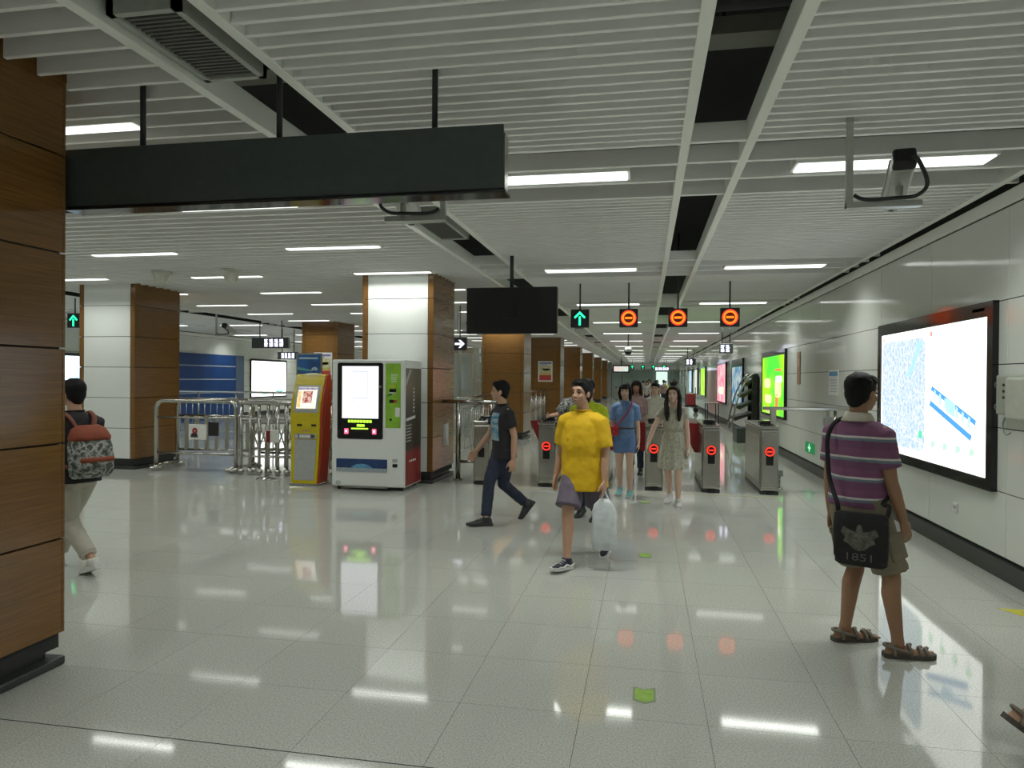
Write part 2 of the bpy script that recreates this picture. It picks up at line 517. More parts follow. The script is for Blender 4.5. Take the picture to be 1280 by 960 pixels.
for n, (x, y) in enumerate(lamp_bays):
    o = p1 if n == 0 else copy_tree(p1)
    o.location = (x, y, ZC)
p2 = make_lamp(1.19, .10, 'narrow recessed fluorescent light among the blades above the column rows', 'narrow ceiling lights by the columns')
for n, (x, y) in enumerate(lamp_mid):
    o = p2 if n == 0 else copy_tree(p2)
    o.location = (x, y, ZC)

special = {(1.73, 5.57): 'wide ceiling light directly behind the hanging security camera near the map wall',
           (-.80, 5.57): 'wide ceiling light partly hidden by the end of the long dark board',
           (1.73, 10.34): 'wide ceiling light over the fare gate joined to the wall handrail',
           (-.80, 10.34): 'wide ceiling light just past the black hanging screen, towards the lane signs',
           (-3.77, 3.98): 'narrow ceiling light seen above the long dark board beside the near brown column',
           (-3.77, 6.05): 'narrow ceiling light just under the bottom edge of the long dark board',
           (-3.77, 10.19): 'narrow ceiling light washing the top of the vending-machine column'}
for o in list(COL.objects):
    if o.name.startswith('ceiling_light') and o.parent is None:
        for (x, y), lab in special.items():
            if abs(o.location.x-x) < .1 and abs(o.location.y-y) < .15: o['label'] = lab; del o['group']; break

# ------------------------------------------------------------------ columns
pc = {}
def cpanel(w, h, axis):
    k = (round(w, 3), round(h, 3), axis)
    if k not in pc:
        bm = B()
        if axis == 'x': box(bm, -w/2, w/2, -.018, 0, 0, h, .002, 1)
        else: box(bm, -.018, 0, -w/2, w/2, 0, h, .002, 1)
        pc[k] = mesh_of(bm, 'column_panel')
    return pc[k]
def column(xa, xb, ya, yb, white, label, group=None):
    t = thing('column', label, 'column', ((xa+xb)/2, (ya+yb)/2, 0), 0, group)
    hx, hy = (xb-xa)/2, (yb-ya)/2
    bm = B(); box(bm, -hx+.02, hx-.02, -hy+.02, hy-.02, .10, ZC+.14); part('core', bm, 'joint_dark', t)
    bm = B(); box(bm, -hx+.06, hx-.06, -hy+.06, hy-.06, 0, .178, .01); part('plinth', bm, 'base_dark', t)
    bm = B(); box(bm, -hx-.005, hx+.005, -hy-.005, hy+.005, 0, .05, .012); part('kick_plate', bm, 'base_dark', t)
    zs = ZJ + [2.84, ZC+.13]
    tw = .085
    for za, zb in zip(zs[:-1], zs[1:]):
        h = zb-za-.009
        for sgn in (-1, 1):
            fm = 'column_white' if white and sgn < 0 else 'laminate'
            me = cpanel(2*hx-2*tw-.012, h, 'x')
            if fm == 'column_white':
                if ('w', me.name) not in pc: pc[('w', me.name)] = me.copy(); pc[('w', me.name)].materials.clear()
                me = pc[('w', me.name)]
            o = link('column_panel', me, fm, t)
            o.location = (0, -hy+.018 if sgn < 0 else hy, za+.0045)
            for s2 in (-1, 1):
                o = link('corner_trim', cpanel(tw, h, 'x'), 'laminate', t)
                o.location = (s2*(hx-tw/2), -hy+.018 if sgn < 0 else hy, za+.0045)
            o = link('column_panel', cpanel(2*hy-.04, h, 'y'), 'laminate', t)
            o.location = (-hx+.018 if sgn < 0 else hx, 0, za+.0045)
    return t
labA = ['brown laminate column at the end of the long dark hanging board',
        'white-fronted column directly behind the drinks vending machine',
        'brown column by the fare gates below the back of the black hanging screen',
        'brown column with a small red and yellow poster on its front']
labB = ['white-fronted column beside the chrome crowd barrier on wheels',
        'brown column behind the yellow ticket kiosk with a bordered poster on it']
for k, c in enumerate(rowA):
    column(*c, k == 1, labA[k] if k < 4 else 'one of the plain brown columns receding past the poster column', None if k < 4 else 'far columns of the corridor row')
for k, c in enumerate(rowB):
    column(*c, k == 0, labB[k] if k < 2 else 'plain brown column of the far row beyond the kiosk column', None if k < 2 else 'far columns of the second row')
# ------------------------------------------------------------------ long hanging board
t = thing('hanging_sign', 'long blank dark grey hanging sign board on three thin poles', 'sign', (-1.98, 3.56, 2.57))
bm = B(); box(bm, -3.6, -.713, 3.50, 3.515, 2.575, 2.90, .003, 1); wpart('front_panel', bm, 'sign_dark', t)
bm = B(); box(bm, -3.6, -.72, 3.605, 3.62, 2.57, 2.86, .003, 1); wpart('rear_panel', bm, 'sign_dark', t)
bm = B(); box(bm, -3.59, -.725, 3.515, 3.605, 2.585, 2.85); wpart('core', bm, 'black_plastic', t)
bm = B(); box(bm, -3.25, -.70, 3.49, 3.625, 2.555, 2.573, .004, 1); wpart('bottom_rail', bm, 'black_gloss', t)
bm = B(); box(bm, -.722, -.708, 3.517, 3.603, 2.58, 2.86); wpart('end_cap', bm, 'steel', t)
for x in (-2.80, -1.965, -1.09):
    bm = B(); tube(bm, [(x, 3.56, 2.85), (x, 3.56, 3.6)], .016, 10); wpart('pole', bm, 'dark_metal', t, True)

# ------------------------------------------------------------------ air grilles in the left gap
def grille(y0, y1, label):
    x0, x1 = -2.375, -2.02; z = 3.225
    t = thing('air_grille', label, 'vent', ((x0+x1)/2, (y0+y1)/2, z))
    bm = B()
    box(bm, x0, x0+.035, y0, y1, z, z+.16); box(bm, x1-.035, x1, y0, y1, z, z+.16)
    box(bm, x0, x1, y0, y0+.035, z, z+.16); box(bm, x0, x1, y1-.035, y1, z, z+.16)
    wpart('frame', bm, 'grille_light', t)
    bm = B(); box(bm, x0+.03, x1-.03, y0+.03, y1-.03, z+.05, z+.06); wpart('backing', bm, 'grille_dark', t)
    n = 20
    for k in range(n):
        y = y0+.05+(y1-y0-.1)*k/(n-1)
        bm = B(); box(bm, x0+.035, x1-.035, y-.008, y+.008, z+.012, z+.03); wpart('louvre', bm, mat('louvre', (.13,.13,.12), .6), t)
    for x in (x0+.02, x1-.02):
        bm = B(); tube(bm, [(x, (y0+y1)/2, z+.1), (x, (y0+y1)/2, 3.99)], .006, 6); wpart('hanger', bm, 'dark_metal', t)
grille(2.78, 3.52, 'slatted air grille in the ceiling gap above the long dark hanging board')
grille(7.05, 7.98, 'pale air grille in the ceiling gap beyond the left-hand security camera')

# ------------------------------------------------------------------ security cameras on hangers
def cctv(x, y, s, label):
    t = thing('security_camera', label, 'security camera', (x, y, 3.2))
    bm = B(); box(bm, -.018, .018, -.018, .018, -.53, .80); part('hanger', bm, 'cam_silver', t)
    bm = B(); box(bm, -.018 if s > 0 else -.40, .40 if s > 0 else .018, -.03, .03, -.535, -.50); part('arm', bm, 'cam_silver', t)
    R = Matrix.Rotation(math.radians(-8 if s > 0 else 4), 3, 'Z') @ Matrix.Rotation(math.radians(-27), 3, 'X')
    c = V((s*.30, .06, -.345))
    def place(bm):
        for v in bm.verts: v.co = R @ v.co + c
        return bm
    bm = B(); box(bm, -.06, .06, -.13, .24, -.055, .055, .018, 3); h = part('housing', place(bm), 'cam_silver', t)
    bm = B(); box(bm, -.066, .066, -.10, .26, .056, .064, .004, 1); part('sun_shield', place(bm), 'cam_silver', h)
    bm = B(); tube(bm, [(0, .235, 0), (0, .262, 0)], .04, 16); part('lens', place(bm), 'black_gloss', h, True)
    bm = B(); box(bm, -.064, .064, -.20, -.12, -.058, .058, .02, 3); part('rear_cap', place(bm), 'black_plastic', t)
    bm = B(); tube(bm, [(s*.30, .06, -.51), (s*.30, .06, -.39)], .022, 10); part('mount', bm, 'cam_silver', t, True)
    bm = B()
    pts = [c + R @ V((.03, -.19, -.03)), c + R @ V((.05, -.24, -.08)), V((s*.40, -.10, -.42)), V((s*.36, -.06, -.48)), V((s*.25, -.05, -.49)), V((s*.08, -.04, -.49)), V((s*.02, -.03, -.46))]
    tube(bm, smooth_path(pts), .012, 8); part('cable', bm, 'dark_metal', t, True)
    return t
def smooth_path(pts, k=5):
    pts = [V(p) for p in pts]; out = []
    for i in range(len(pts)-1):
        p0 = pts[max(i-1, 0)]; p1 = pts[i]; p2 = pts[i+1]; p3 = pts[min(i+2, len(pts)-1)]
        for j in range(k):
            u = j/k
            out.append(0.5*((2*p1) + (p2-p0)*u + (2*p0-5*p1+4*p2-p3)*u*u + (3*p1-p0-3*p2+p3)*u**3))
    out.append(pts[-1]); return out
cctv(1.20, 4.62, 1, 'silver security camera hanging in front of the lit ceiling lamp near the map wall')
cctv(-1.33, 4.55, -1, 'silver security camera hanging just below the end of the long dark board')
t = cctv(-10.9, 16.6, 1, 'small dark security camera hanging above the blue wall cladding')
t = cctv(-4.35, 16.2, 1, 'small security camera hanging beside the white right-arrow sign')
# dome camera
t = thing('dome_camera', 'small grey dome camera on a thin pole in the middle of the corridor ceiling', 'security camera', (-.62, 25, 3.2))
bm = B(); tube(bm, [(0,0,.78), (0,0,-.45)], .02, 8); part('pole', bm, 'dark_metal', t, True)
bm = B(); lathe(bm, [(.05,-.42),(.13,-.48),(.14,-.62),(.12,-.62)]); part('cap', bm, 'grey_metal', t, True)
bm = B(); ball(bm, (0,0,-.62), .12); part('bubble', bm, 'black_gloss', t, True)
# ceiling speakers
for x, lab in ((-7.26, 'white cone ceiling speaker nearer the white-fronted column'), (-6.10, 'white cone ceiling speaker further from the white-fronted column')):
    t = thing('ceiling_speaker', lab, 'speaker', (x, 9.65, 3.2))
    bm = B(); lathe(bm, [(.13,.0),(.135,-.015),(.085,-.15),(.06,-.165),(.0005,-.165)], n=24); part('cone', bm, 'cream_plastic', t, True)
    bm = B(); lathe(bm, [(.15,-.002),(.15,.012),(.001,.012)], n=24); part('flange', bm, 'cream_plastic', t, True)

# ------------------------------------------------------------------ hanging screen seen from behind
t = thing('hanging_screen', 'large black hanging display screen seen from its blank back', 'screen', (-1.72, 9.0, 2.2))
bm = B(); box(bm, -2.31, -1.12, 9.0, 9.10, 2.20, 2.80, .012, 2); wpart('housing', bm, 'black_plastic', t)
bm = B(); box(bm, -2.28, -1.15, 9.10, 9.115, 2.23, 2.77); wpart('display', bm, 'black_gloss', t)
bm = B(); tube(bm, [(-1.72, 9.05, 2.79), (-1.72, 9.05, 3.6)], .025, 10); wpart('pole', bm, 'black_plastic', t, True)
bm = B(); box(bm, -1.82, -1.62, 8.98, 9.0, 2.4, 2.6, .004, 1); wpart('service_hatch', bm, 'black_plastic', t)

# ------------------------------------------------------------------ lane signs above the gates
def fr_front(x, y, z):           # u,v on a plane facing -Y, w towards the viewer
    return lambda u, v, w: V((x+u, y-w, z+v))
def lane_sign(x, y, z, kind, label, group=None, s=.30):
    t = thing('lane_sign', label, 'sign', (x, y, z), 0, group)
    k = s/.30
    bm = B(); box(bm, -s/2, s/2, 0, .09*k, -s/2, s/2, .008*k, 1); part('box', bm, 'black_plastic', t)
    bm = B(); tube(bm, [(0, .045*k, s/2-.01), (0, .045*k, 4.0-z)], .013*k, 8); part('pole', bm, 'black_plastic', t, True)
    f = fr_front(0, 0, 0)
    bm = B()
    if kind == 'no':
        ring_poly(bm, f, .078*k, .108*k, .006)
        prism(bm, [(-.06*k,-.017*k),(.06*k,-.017*k),(.06*k,.017*k),(-.06*k,.017*k)], f, .006)
        part('symbol', bm, 'orange_led', t, label='glowing no-entry symbol')
        bm = B(); ring_poly(bm, f, .108*k, .125*k, .004); part('symbol_rim', bm, 'red_led', t)
        bm = B(); ring_poly(bm, f, .02*k, .078*k, .003); part('symbol_disc', bm, mat('dim_red', (.25,.01,.008), .4), t)
    else:
        prism(bm, [(-.016*k,-.115*k),(.016*k,-.115*k),(.016*k,.03*k),(-.016*k,.03*k)], f, .006)
        prism(bm, [(0,.115*k),(-.095*k,.02*k),(-.075*k,-.002*k),(0,.073*k)], f, .006)
        prism(bm, [(0,.115*k),(0,.073*k),(.075*k,-.002*k),(.095*k,.02*k)], f, .006)
        part('symbol', bm, 'green_led', t, label='glowing green up arrow')
    return t
YS = 11.8; ZS = 2.63
lane_sign(-1.09, YS, ZS, 'up', 'green up-arrow lane sign over the gates next to the black hanging screen')
lane_sign(-.29, YS, ZS, 'no', 'red no-entry lane sign right beside the green up-arrow sign')
lane_sign(.50, YS, ZS, 'no', 'red no-entry lane sign hanging between two other no-entry signs')
lane_sign(1.31, YS, ZS, 'no', 'red no-entry lane sign nearest the lightbox wall')
lane_sign(-11.50, 12.6, 2.74, 'up', 'green up-arrow lane sign behind the white-fronted column by the barrier')

# right-arrow sign beyond the vending-machine column
t = thing('arrow_sign', 'dark hanging sign with a white right arrow between the brown columns', 'sign', (-4.0, 15.0, 2.37))
bm = B(); box(bm, -.16, .16, 0, .08, -.14, .14, .006, 1); part('box', bm, 'black_plastic', t)
bm = B(); tube(bm, [(0,.04,.13),(0,.04,.95)], .012, 8); part('pole', bm, 'black_plastic', t, True)
f = fr_front(0,0,0); bm = B()
prism(bm, [(-.10,-.02),(.03,-.02),(.03,.02),(-.10,.02)], f, .006)
prism(bm, [(.11,0),(.02,.085),(-.02,.085),(.06,0)], f, .006); prism(bm, [(.11,0),(.06,0),(-.02,-.085),(.02,-.085)], f, .006)
part('arrow', bm, 'white_led', t)

# hanging direction signs over the left side (lettering too small to read: rows of bright strokes)
def strokes_sign(x0, x1, z0, z1, y, seed, label, frac=0.35, poles=True):
    t = thing('direction_sign', label, 'sign', ((x0+x1)/2, y, z0))
    bm = B(); box(bm, x0, x1, y, y+.1, z0, z1, .006, 1); wpart('box', bm, 'sign_dark', t)
    rnd = random.Random(seed); bm = B()
    f = fr_front(0, y, 0)
    h = z1-z0; xa = x0+(x1-x0)*frac; xe = x1-.06
    x = xa
    while x < xe-h*.3:
        w = h*.42
        for k in range(4):
            v = z0+h*(.16+.19*k)
            prism(bm, [(x, v), (x+w*rnd.uniform(.6, 1), v), (x+w*rnd.uniform(.6, 1), v+h*.10), (x, v+h*.10)], f, .004)
        u = x+w*rnd.uniform(.2, .6)
        prism(bm, [(u, z0+h*.15), (u+h*.09, z0+h*.15), (u+h*.09, z0+h*.85), (u, z0+h*.85)], f, .005)
        x += w*1.22
    wpart('lettering', bm, 'violet_white', t)
    if poles:
        for x in (x0+(x1-x0)*.2, x0+(x1-x0)*.8):
            bm = B(); tube(bm, [(x, y+.05, z1-.01), (x, y+.05, 3.35)], .014, 8); wpart('pole', bm, 'dark_metal', t, True)
    return t
strokes_sign(-10.98, -9.86, 2.43, 2.73, 18.4, 3, 'wide dark hanging direction sign with glowing white lettering before the brown column')
strokes_sign(-11.9, -11.2, 2.2, 2.44, 21.5, 5, 'smaller glowing direction sign hanging just below the wider one', .2)
strokes_sign(1.95, 2.30, 2.35, 2.62, 20, 8, 'violet-white glowing exit sign hanging above the brochure rack', .1)
strokes_sign(1.9, 2.4, 2.35, 2.68, 36, 9, 'tiny glowing exit sign hanging far down the map wall', .1)

# ------------------------------------------------------------------ fare gates
def gate(x, label, front=True, flap=(0, 0), y0=10.55, L=1.6, lit=True):
    t = thing('fare_gate', label, 'fare gate', (x, y0, 0))
    w = .125
    bm = B(); box(bm, -w, w, 0.012, L, .045, .93, .03, 3); part('body', bm, 'steel_brushed', t)
    bm = B(); box(bm, -w+.012, w-.012, -.002, .03, .10, .90, .008, 2); fp = part('front_panel', bm, 'steel', t)
    bm = B(); box(bm, -w-.008, w+.008, .0, L+.01, .93, .975, .014, 2); part('top_cover', bm, 'steel', t)
    bm = B(); box(bm, -w-.002, w+.002, .03, L-.02, 0, .046, .004, 1); part('base', bm, 'base_dark', t)
    bm = B(); box(bm, -.055, .055, -.006, .03, .01, .045); part('foot_vent', bm, 'black_plastic', t)
    bm = B(); box(bm, -.05, .05, -.008, .004, .42, .565, .003, 1); part('reader_window', bm, 'black_gloss', fp)
    if lit:
        f = fr_front(0, -.004, .615)
        bm = B(); ring_poly(bm, f, 0.001, .072, .003, 24); part('led_disc', bm, mat('dim_red2', (.10,.006,.005), .4), fp)
        bm = B(); ring_poly(bm, f, .049, .064, .008, 24)
        prism(bm, [(-.034,-.008),(.034,-.008),(.034,.008),(-.034,.008)], f, .008)
        part('led_symbol', bm, 'red_led', fp, label='red glowing no-entry light')
    bm = B(); tube(bm, [(0,.18,.975),(0,.18,1.0)], [.085,.075], 20); box(bm, -.09, .09, .30, .55, .97, 1.035, .03, 3)
    part('card_reader', bm, 'black_gloss', t)
    bm = B(); box(bm, -w-.003, -w+.001, .10, L-.12, .15, .82, .001, 1); box(bm, w-.001, w+.003, .10, L-.12, .15, .82, .001, 1)
    part('side_panel', bm, 'steel', t)
    for s, on in ((-1, flap[0]), (1, flap[1])):
        if on:
            ff = lambda u, v, q, s=s: V((s*(w+u), .80+q, v))
            bm = B(); prism(bm, [(0,.50),(.06,.50),(.25,.92),(.24,.95),(0,.95)], ff, .022)
            part('flap', bm, 'flap_red', t, label='dark red gate flap')
    return t
gate(-2.46, 'fare gate at the end of the row by the steel handrail, no light', flap=(0, 1), lit=False)
gate(-1.46, 'fare gate with a red light beside the orange-brown columns', flap=(1, 1))
gate(-.67, 'fare gate standing behind the man in the yellow shirt', flap=(1, 1))
gate(.12, 'fare gate between the two women, touched by the one in the pale dress', flap=(1, 1))
gate(.93, 'fare gate with a red light just past the woman in the pale dress', flap=(1, 0))
gate(1.73, 'end fare gate with a red light joined to the wall handrail')

# handrails beside the gates
t = thing('handrail', 'steel handrail between the vending-machine column and the first fare gate', 'handrail', (-2.9, 11.0, 0))
bm = B(); tube(bm, [(-3.19, 10.95, 1.25), (-2.32, 10.95, 1.25)], .03, 12); wpart('top_rail', bm, 'steel', t, True)
bm = B(); tube(bm, [(-2.93, 10.95, 0), (-2.93, 10.95, 1.24)], .04, 12); wpart('post', bm, 'steel', t, True)
bm = B(); tube(bm, [(-2.40, 10.95, .95), (-2.40, 10.95, 1.24)], .02, 12); wpart('bracket', bm, 'steel', t, True)
bm = B(); tube(bm, [(-2.93, 10.95, .30), (-2.58, 10.95, .30)], .025, 12); wpart('lower_rail', bm, 'steel', t, True)
bm = B(); tube(bm, [(-2.93, 10.95, 0), (-2.93, 10.95, .02)], .08, 16); wpart('flange', bm, 'steel', t, True)
t = thing('handrail', 'steel handrail from the last fare gate across to the lightbox wall', 'handrail', (2.2, 10.75, 0.97))
bm = B(); box(bm, 1.66, 2.88, 10.70, 10.77, 1.20, 1.245, .01, 2); wpart('top_rail', bm, 'steel', t)
bm = B(); box(bm, 1.76, 1.84, 10.705, 10.765, .972, 1.21, .006, 1); wpart('bracket', bm, 'steel', t)
bm = B(); box(bm, 2.52, 2.56, 10.72, 10.75, 1.10, 1.21); box(bm, 2.48, 2.60, 10.69, 10.78, .98, 1.11, .008, 1); wpart('lock_box', bm, 'grey_metal', t)
bm = B(); tube(bm, [(2.64, 10.74, 0), (2.64, 10.74, 1.2)], .022, 12); wpart('post', bm, 'steel', t, True)
# small floor post near the last gate
t = thing('floor_post', 'short thin floor post with a small box beside the last fare gate', 'post', (1.98, 11.2, 0))
bm = B(); tube(bm, [(0,0,0),(0,0,.2)], .012, 8); part('stem', bm, 'steel', t, True)
bm = B(); box(bm, -.045, .045, -.02, .02, .19, .28, .005, 1); part('head', bm, 'grey_metal', t)
bm = B(); lathe(bm, [(.05,0),(.05,.012),(.001,.014)], n=16); part('foot', bm, 'steel', t, True)

# balustrades of the paid area
def balustrade(p, q, label, n, glass=True):
    p, q = V(p), V(q); d = q-p
    t = thing('balustrade', label, 'railing', p)
    bm = B(); tube(bm, [(0,0,1.2), d+V((0,0,1.2))], .03, 12); part('top_rail', bm, 'steel', t, True)
    for z in (.12, 1.02):
        bm = B(); tube(bm, [(0,0,z), d+V((0,0,z))], .018, 8); part('rail', bm, 'steel', t, True)
    for k in range(n+1):
        c = d*(k/n)
        bm = B(); tube(bm, [c, c+V((0,0,1.19))], .022, 8); part('post', bm, 'steel', t, True)
        if k < n:
            for j in range(1, 6):
                e = d*((k+j/6)/n)
                bm = B(); tube(bm, [e+V((0,0,.12)), e+V((0,0,1.02))], .008, 6); part('baluster', bm, 'steel', t, True)
    return t
balustrade((-3.78, 11.75, 0), (-3.78, 18.7, 0), 'steel balustrade running between the vending-machine column and the next brown column', 6)
balustrade((-3.78, 20.1, 0), (-3.78, 26.8, 0), 'steel balustrade running between the gate column and the poster column', 6)
balustrade((-13.2, 17.6, 0), (-5.4, 17.6, 0), 'long steel balustrade crossing in front of the blue wall cladding', 7)

# glass lift enclosure beyond the balustrade
t = thing('glass_enclosure', 'green-tinted glass enclosure with steel posts behind the balustrade', 'glass box', (-5.6, 20.0, 0))
for x, y in ((-6.6, 18.8), (-5.0, 18.8), (-6.6, 21.5), (-5.0, 21.5), (-5.8, 18.8)):
    bm = B(); box(bm, x-.04, x+.04, y-.04, y+.04, 0, 2.6); wpart('post', bm, 'steel', t)
for z in (1.1, 2.6):
    bm = B(); box(bm, -6.6, -5.0, 18.77, 18.83, z-.03, z+.03); wpart('rail', bm, 'steel', t)
for a, b in ((-6.56, -5.84), (-5.76, -5.04)):
    bm = B(); box(bm, a, b, 18.795, 18.805, .05, 2.57); wpart('pane', bm, 'glass', t)
bm = B(); box(bm, -5.005, -4.995, 18.84, 21.46, .05, 2.57); wpart('pane', bm, 'glass', t)
bm = B(); box(bm, -6.605, -6.595, 18.84, 21.46, .05, 2.57); wpart('pane', bm, 'glass', t)
bm = B(); box(bm, -6.3, -5.3, 21.3, 21.4, .02, 2.4); wpart('lift_door', bm, 'steel_brushed', t)

# ------------------------------------------------------------------ vending machine
vx0, vx1, vy0, vy1, vh = -4.47, -3.36, 9.62, 10.38, 1.88
t = thing('vending_machine', 'white drinks vending machine with a glowing screen and green side strip', 'vending machine', ((vx0+vx1)/2, vy0, 0))
bm = B(); box(bm, vx0, vx1, vy0+.03, vy1, .05, vh, .012, 2); wpart('body', bm, 'machine_white', t)
bm = B(); box(bm, vx0+.01, vx1-.01, vy0, vy0+.035, .06, vh-.01, .01, 2); door = wpart('door', bm, 'machine_white', t)
f = fr_front(0, vy0, 0)
def rrect(x0, x1, z0, z1, r, n=5):
    pts = []
    for cx, cz, a0 in ((x1-r, z1-r, 0), (x0+r, z1-r, PI/2), (x0+r, z0+r, PI), (x1-r, z0+r, 1.5*PI)):
        for k in range(n+1):
            a = a0 + PI/2*k/n
            pts.append((cx+r*math.cos(a), cz+r*math.sin(a)))
    return pts
def flat(name, poly, f, t0, m, parent, label=None, lift=0.0):
    bm = B(); g = lambda u, v, w: f(u, v, w+lift)
    prism(bm, poly, g, t0)
    return wpart(name, bm, m, parent, False, label)
vw = vx1-vx0
def vx(u): return vx0 + (u-422)/(512.5-422)*vw         # picture fractions of the front
def vz(v): return vh - (v-450)/(608-450)*vh
flat('screen_bezel', rrect(vx(429.5), vx(486), vz(546), vz(454), .03), f, .006, 'black_gloss', door)
flat('screen', rrect(vx(435.5), vx(480.5), vz(521), vz(458), .004), f, .004, emit('screen_white', (.93, .95, 1.0), 1.05), door, lift=.006)
fw = .006
bm = B()
for a in ((448.5, 467.2, 464.6, 463.8), (448.5, 467.2, 496.6, 496.0)):
    prism(bm, [(vx(a[0]), vz(a[2])), (vx(a[1]), vz(a[2])), (vx(a[1]), vz(a[3])), (vx(a[0]), vz(a[3]))], lambda u, v, w: f(u, v, w+.010), .001)
for a in ((448.5, 448.9), (466.8, 467.2)):
    prism(bm, [(vx(a[0]), vz(496)), (vx(a[1]), vz(496)), (vx(a[1]), vz(464)), (vx(a[0]), vz(464))], lambda u, v, w: f(u, v, w+.010), .001)
wpart('screen_graphic', bm, emit('screen_line', (.50, .55, .80), .9), door)
bm = B()
for k in range(3): prism(bm, [(vx(455+k*2), vz(509)), (vx(456.2+k*2), vz(509)), (vx(456.2+k*2), vz(507.6)), (vx(455+k*2), vz(507.6))], lambda u, v, w: f(u, v, w+.010), .001)
wpart('screen_text', bm, emit('screen_pink', (1.0, .55, .6), 1.2), door)
bm = B()
for k in range(8):
    u = 443+k*3.75; prism(bm, rrect(vx(u), vx(u+3), vz(526.2), vz(523), .008, 3), lambda u, v, w: f(u, v, w+.006), .004)
prism(bm, rrect(vx(454), vx(463.5), vz(531), vz(528.2), .006, 3), lambda u, v, w: f(u, v, w+.006), .004)
prism(bm, rrect(vx(447), vx(468), vz(534.2), vz(532.6), .004, 3), lambda u, v, w: f(u, v, w+.006), .004)
wpart('green_lettering', bm, emit('lime_led', (.45, 1.0, .05), 1.6), door, label='row of glowing green characters')
for u in (438.5, 473):
    flat('red_button', rrect(vx(u), vx(u+5), vz(540), vz(533.5), .006, 3), f, .006, emit('pink_led', (1.0, .10, .2), 1.8), door, lift=.006)
    flat('button_core', rrect(vx(u+1.5), vx(u+3.5), vz(538), vz(535.3), .003, 3), f, .002, emit('pink_core', (1, .75, .8), 2), door, lift=.012)
# green strip
gm = mat('green_strip', (.25, .50, .04), .4, var=.35, scale=3.5)
flat('green_strip', rrect(vx(489), vx(507.5), vz(532), vz(454.5), .012), f, .004, gm, door)
flat('strip_curve', [(vx(490), vz(494)), (vx(495), vz(490)), (vx(500), vz(488)), (vx(503), vz(479)), (vx(501), vz(487)), (vx(496), vz(493))], f, .0015, mat('dark_green_print', (.02,.12,.07), .5), door, lift=.004)
flat('coin_label', rrect(vx(495), vx(501), vz(483.5), vz(481), .003, 2), f, .003, 'sticker_yellow', door, lift=.004)
flat('note_slot', rrect(vx(494), vx(502), vz(489), vz(485), .004, 2), f, .006, 'black_gloss', door, lift=.004)
flat('slot_label', rrect(vx(494), vx(501), vz(490.6), vz(489.2), .002, 2), f, .006, 'paper_white', door, lift=.004)
flat('card_slot', rrect(vx(494), vx(499), vz(502), vz(498), .003, 2), f, .004, 'black_gloss', door, lift=.004)
flat('red_slot', rrect(vx(499), vx(503), vz(501.5), vz(498.5), .003, 2), f, .004, 'kiosk_red', door, lift=.004)
flat('notice', rrect(vx(501), vx(506.5), vz(518.5), vz(507.5), .01, 3), f, .002, 'paper_white', door, lift=.004)
bm = B()
for k in range(4): prism(bm, [(vx(496), vz(469+k*2.6)), (vx(504-k*.5), vz(469+k*2.6)), (vx(504-k*.5), vz(468+k*2.6)), (vx(496), vz(468+k*2.6))], lambda u, v, w: f(u, v, w+.004), .0015)
wpart('strip_lettering', bm, 'paper_white', door)
bm = B(); tube(bm, [(vx(495.5), vy0-.001, vz(522)), (vx(495.5), vy0-.012, vz(522))], .018, 16); wpart('lock', bm, 'black_plastic', door)
flat('handle_plate', rrect(vx(481.5), vx(485), vz(484), vz(481), .006, 3), f, .02, 'steel', door, lift=.006)
# pick-up tray
flat('pickup_slot', rrect(vx(428.5), vx(491.5), vz(585.5), vz(570), .006, 2), f, .006, mat('tray_blue', (.02,.05,.16), .3, var=.4, scale=5), door)
bm = B(); ring_poly(bm, lambda u, v, w: f(vx(460)+u*2.0, vz(583)+v, w+.006), .001, .085, .002, 20, (0, PI)); wpart('tray_print', bm, mat('tray_glow', (.12,.35,.55), .3, var=.3), door)
flat('tray_lip', rrect(vx(428.5), vx(491.5), vz(585.5), vz(581), .004, 2), f, .004, mat('tray_lip', (.35,.40,.45), .3), door, lift=.006)
for v0, v1, m in ((573, 569, 'kiosk_grey'), (579, 575, 'black_gloss')):
    flat('change_slot', rrect(vx(498), vx(504), vz(v0), vz(v1), .008, 3), f, .006, m, door)
bm = B(); ring_poly(bm, lambda u, v, w: f(vx(431)+u*1.2, vz(599.5)+v, w), .012, .032, .004, 20); wpart('badge', bm, 'kiosk_grey', door)
flat('kick_grille', rrect(vx(438), vx(492), vz(605), vz(602.5), .003, 2), f, .002, 'grey_metal', door)
for x in (vx0+.08, vx1-.08):
    for y in (vy0+.1, vy1-.1):
        bm = B(); tube(bm, [(x, y, 0), (x, y, .055)], .03, 10); wpart('foot', bm, 'black_plastic', t)
